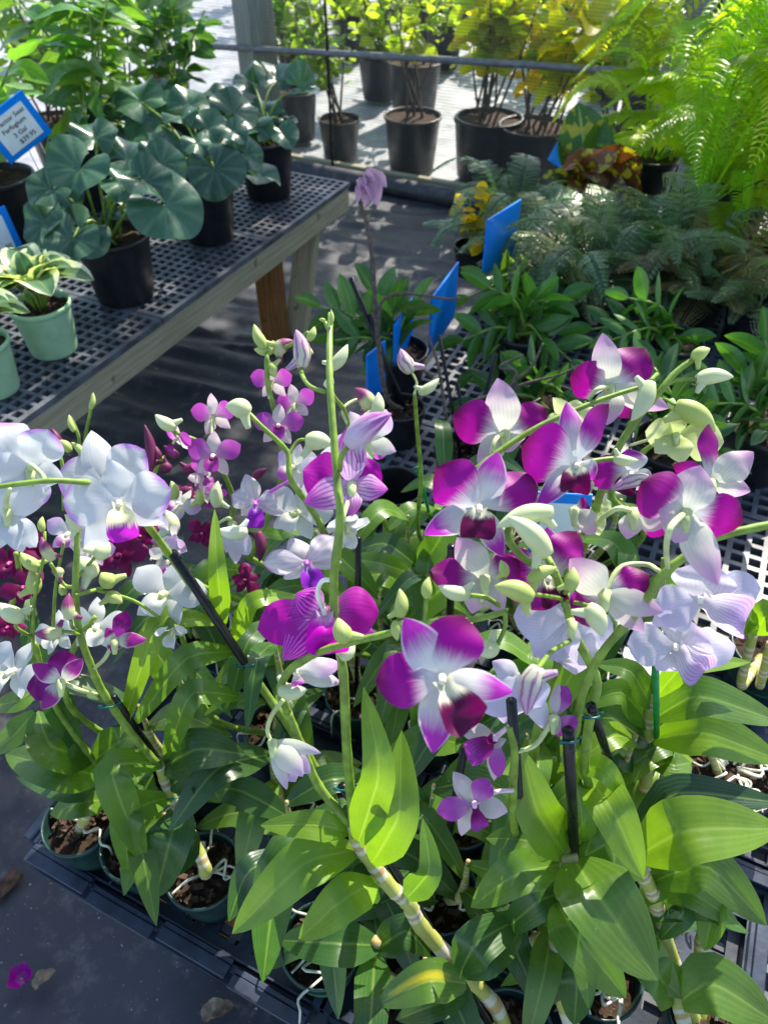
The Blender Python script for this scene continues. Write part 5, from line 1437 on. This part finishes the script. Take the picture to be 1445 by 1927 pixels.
# --- veined white and cream flowers
o = Orchid('white orchid with purple veins and violet lips beside the striped spike', .675, -.25, seed=20)
o.cane([o.soil(), (640, 1140, .95), (612, 1010, 1.07), (580, 950, 1.12), (546, 900, 1.16), (540, 850, 1.18), (490, 800, 1.21), (462, 770, 1.22)], .0044, .0022)
o.cane([(612, 1010, 1.07), (640, 960, 1.10), (655, 800, 1.17), (625, 740, 1.22)], .0035, .002)
o.bud(470, 775, 424, 765, 1.225, 42, 'pale')
o.ped([(540, 862, 1.175), (560, 830, 1.185), (582, 828, 1.185)], .002, .0018, 'stem')
o.bud(575, 830, 626, 836, 1.185, 40, 'pale')
o.flower('veined_white', (577, 1058, 1.10), [('P', 494, 1060, 50), ('P', 630, 1010, 54), ('D', 546, 1012, 46), ('S', 644, 1058, 28), ('S', 534, 1090, 32), ('L', 592, 1108, 44)], [(585, 1030, 1.09), (605, 1005, 1.07)])
o.flower('veined_white', (480, 946, 1.10), [('P', 436, 930, 46), ('P', 522, 944, 46), ('D', 462, 892, 38), ('S', 542, 970, 22), ('S', 455, 970, 28), ('L', 484, 994, 32)], [(510, 925, 1.11), (545, 905, 1.15)])
o.gen('white', 562, 965, 1.08, 130, (-.2, .1, 1), .3, True)
o.gen('pale_pink', 555, 880, 1.12, 100, (-.5, .2, 1), .3, True)
o.gen('white', 650, 985, 1.08, 120, (.3, -.8, .6), .2, True, close=.75)
o.gen('pale_pink', 690, 830, 1.14, 140, (.2, .2, -.8), .5, True)
o.gen('white', 610, 890, 1.10, 130, (.2, .2, 1), .2)
o.bud(700, 770, 668, 730, 1.19, 36, 'mixed')
o.bud(705, 785, 712, 738, 1.19, 28, 'pale')
o.ped([(655, 800, 1.17), (645, 770, 1.19), (672, 752, 1.19), (690, 765, 1.19)], .002, .002, 'stem_p')
o.leaf((775, 1080, .86), (705, 1058, .90), (640, 1050, .88), 48, 'm', 0)
o.bush(9, .90, (0, .0), (.11, .16), 'mmd')
# --- slender spike on a green stake, behind
o = Orchid('slender orchid spike with two pale buds on a green stake', .92, -.30, seed=21)
o.cane([o.soil(), (790, 1010, .80), (792, 900, .95), (784, 800, 1.06), (780, 740, 1.12)], .004, .0024)
o.stake((786, 880, .97), None, 'gstake', .003)
o.clip(787, 882, .97, 18)
o.bud(775, 700, 754, 656, 1.15, 34, 'stripe')
o.ped([(780, 742, 1.12), (784, 720, 1.13), (775, 700, 1.15)])
o.bud(788, 740, 826, 712, 1.12, 22, 'pale')
o.cane([(770, 1080, .74), (735, 1010, .82), (705, 945, .90)], .004, .003)
o.leaf((770, 1100, .80), (830, 1010, .95), (890, 895, 1.02), 80, 'm', 0)
o.leaf((760, 1170, .80), (830, 1110, .92), (905, 1060, .98), 96, 'm', .1)
o.leaf((770, 1120, .78), (720, 1080, .84), (650, 1090, .83), 70, 'm', .1)
o.bush(6, .82, (0, .0), (.10, .15), 'mmd')
# --- foliage-only neighbours
fl = ['leafy orchid out of bloom behind the cut cane', 'leafy orchid out of bloom beneath the hot magenta flower', 'leafy orchid out of bloom beneath the big star flower', 'leafy orchid out of bloom under the hanging pink bud', 'leafy orchid out of bloom between the two trays', 'leafy orchid out of bloom behind the veined white flowers', 'leafy orchid out of bloom under the lilac flowers', 'young orchid in a banded pot at the tray rim', 'young orchid in a dark pot beside the banded canes', 'leafy orchid out of bloom in the second tray row', 'leafy orchid out of bloom near the slender spike', 'leafy orchid out of bloom behind the white pair', 'orchid of bare pale canes by the cut cane', 'leafy orchid out of bloom beside the lime flowers', 'low orchid beside the fat leaved corner one']
for k, (a, b_, n, z, cols, kw) in enumerate(((.56, .09, 9, .86, 'mdb', {}), (.455, -.10, 10, .90, 'mmd', {}), (.455, .0, 10, .92, 'mmb', {}), (.345, -.085, 9, .86, 'mdd', {}), (.345, -.29, 8, .82, 'mdd', {}), (.565, -.20, 10, .90, 'mmd', {}), (.80, .0, 10, .86, 'mmd', {}), (.225, -.195, 4, .73, 'dd', dict(band=True)), (.225, -.085, 4, .75, 'dd', {}), (.565, -.32, 10, .88, 'mmd', {}), (.80, -.13, 9, .86, 'mmd', {}), (.565, -.50, 9, .86, 'mdd', {}), (.345, .125, 6, .82, 'md', {}), (1.0, -.2, 7, .8, 'md', {}), (.225, -.48, 5, .74, 'md', {}))):
    o = Orchid(fl[k], a, b_, seed=40 + k, roots=5, **kw)
    o.bush(n, z, (0, .01), (.11, .165), cols, .038, 2)
    if k in (3, 9):
        o.stake(o.c + V((.01, .03, .42)), o.c + V((.0, .01, .07)))
# empty pots further back on the bench
for k, (x, y, r, lb_) in enumerate(((742, 985, .06, 'empty black pot behind the slender orchid spike'), (1215, 985, .06, 'black pot in the shade behind the big bicolour flower'), (1010, 905, .055, 'pot of bark behind the bicolour sprays'))):
    p = W(x, y, .55)
    p = V((p.x, p.y, BZ + .002))
    t = thing('nursery_pot', lb_, 'pot', p, 'spare pots on the grid bench')
    pot_parts(t, p, r, .11, M['pot'], k > 0)
# dark pots under the ferns and croton
# ---------------------------------------------------------------- litter on the floor
def litter(x, y):
    p = W(x, y, 0)
    return V((p.x, p.y, .03))
p = litter(20, 1676)
g = boxg(p, V((.018, .028, 0)), V((-.013, .008, 0)), UZ * .006, .004)
tag(mk('bark_chip', (g[0], g[1], g[2]), M['chip'], loc=p, smooth=False), 'reddish bark chip lying on the black floor cloth', 'bark chip')
p = litter(55, 1853)
t = thing('fallen_flower', 'fallen magenta flower with a pale stalk on the floor cloth', 'flower', p)
for a in (.3, 1.5, 2.6, 4.):
    d = V((math.cos(a), math.sin(a), 0))
    mk('petal', ribbon([p, p + d * .016 + UZ * .018, p + d * .025 + UZ * .028], .03, UZ, prof_petal, 6, 4, .4, 0, .2), K['hot_magenta']['P'], t)
mk('stalk', tube([p + UZ * .004, p + V((-.015, .004, .006)), p + V((-.024, .016, .004))], [.002, .0015], 6, 8), M['stem_p'], t)
for x, y, lab, s in ((95, 1853, 'curled tan dry leaf beside the fallen flower', .022), (415, 1912, 'dry leaf with a stalk lying in a light streak', .03)):
    p = litter(x, y)
    d = V((math.cos(x), math.sin(x), 0))
    tag(mk('dry_leaf', ribbon([p - d * s + UZ * .004, p + UZ * .016, p + d * s + UZ * .004], s * 1.2, UZ, prof_leaf, 10, 8, .7, 0, .5, 2.5), plain('dry_leaf_skin', (.26, .20, .14), .8, .2, 60, .3, .4) if s < .025 else bpy.data.materials['dry_leaf_skin'], loc=p), lab, 'leaf', 'dry leaves on the floor')
# ---------------------------------------------------------------- unseen trees added overhead, crowns aimed to dapple the sun
def canopy(label, c, rx, ry, rz, n, ls, seed, trunk):
    rnd = random.Random(seed)
    t = thing('added_shade_tree', label, 'added shade tree', V((trunk[0], trunk[1], 0)), 'unseen trees added for shade')
    ct_ = V(c)
    tr0 = V((trunk[0], trunk[1], 0))
    mk('trunk', tube([tr0, tr0.lerp(ct_, .45) + UZ * .6, ct_], [.14, .05], 10, 14), M['twig'], t)
    vs, fs, us = [], [], []
    cl = [V((rnd.gauss(0, .5) * rx, rnd.gauss(0, .5) * ry, rnd.gauss(0, .5) * rz)) for _ in range(max(6, n // 60))]
    for k in range(n):
        q = ct_ + rnd.choice(cl) + V((rnd.gauss(0, .22), rnd.gauss(0, .22), rnd.gauss(0, .18)))
        d = V((rnd.uniform(-1, 1), rnd.uniform(-1, 1), rnd.uniform(-.7, .4))).normalized()
        L = ls * rnd.uniform(.6, 1.3)
        g = ribbon([q, q + d * L], L * .55, V((rnd.uniform(-.6, .6), rnd.uniform(-.6, .6), 1)), prof_oval, 3, 2)
        k0 = len(vs)
        vs += g[0]
        us += g[2]
        fs += [tuple(i + k0 for i in f) for f in g[1]]
    mk('crown', (vs, fs, us), M['vine'], t, (.06, .13, .025))['kind'] = 'stuff'
    for k in range(5):
        mk('limb', tube([tr0.lerp(ct_, .5) + UZ * .5, ct_ + cl[k] * .5, ct_ + cl[k]], [.05, .012], 7, 8), M['twig'], t)
for i, (tx, ty, tz, n, rx, ry, nm) in enumerate(((-.42, 1.25, .3, 800, .5, .9, 'aisle between the benches'), (-.25, 2.75, .1, 650, .55, .5, 'fence end of the aisle'), (-.75, .30, 0., 280, .45, .4, 'floor by the tray'))):
    h = 4.6
    q = V((tx, ty, tz)) + SUNV * ((h - tz) / SUNV.z)
    canopy('unseen leafy canopy added to shade the ' + nm, q, rx, ry, .5, n, .13, 5 + i, (q.x + 4.5 + i, q.y + 3.5))
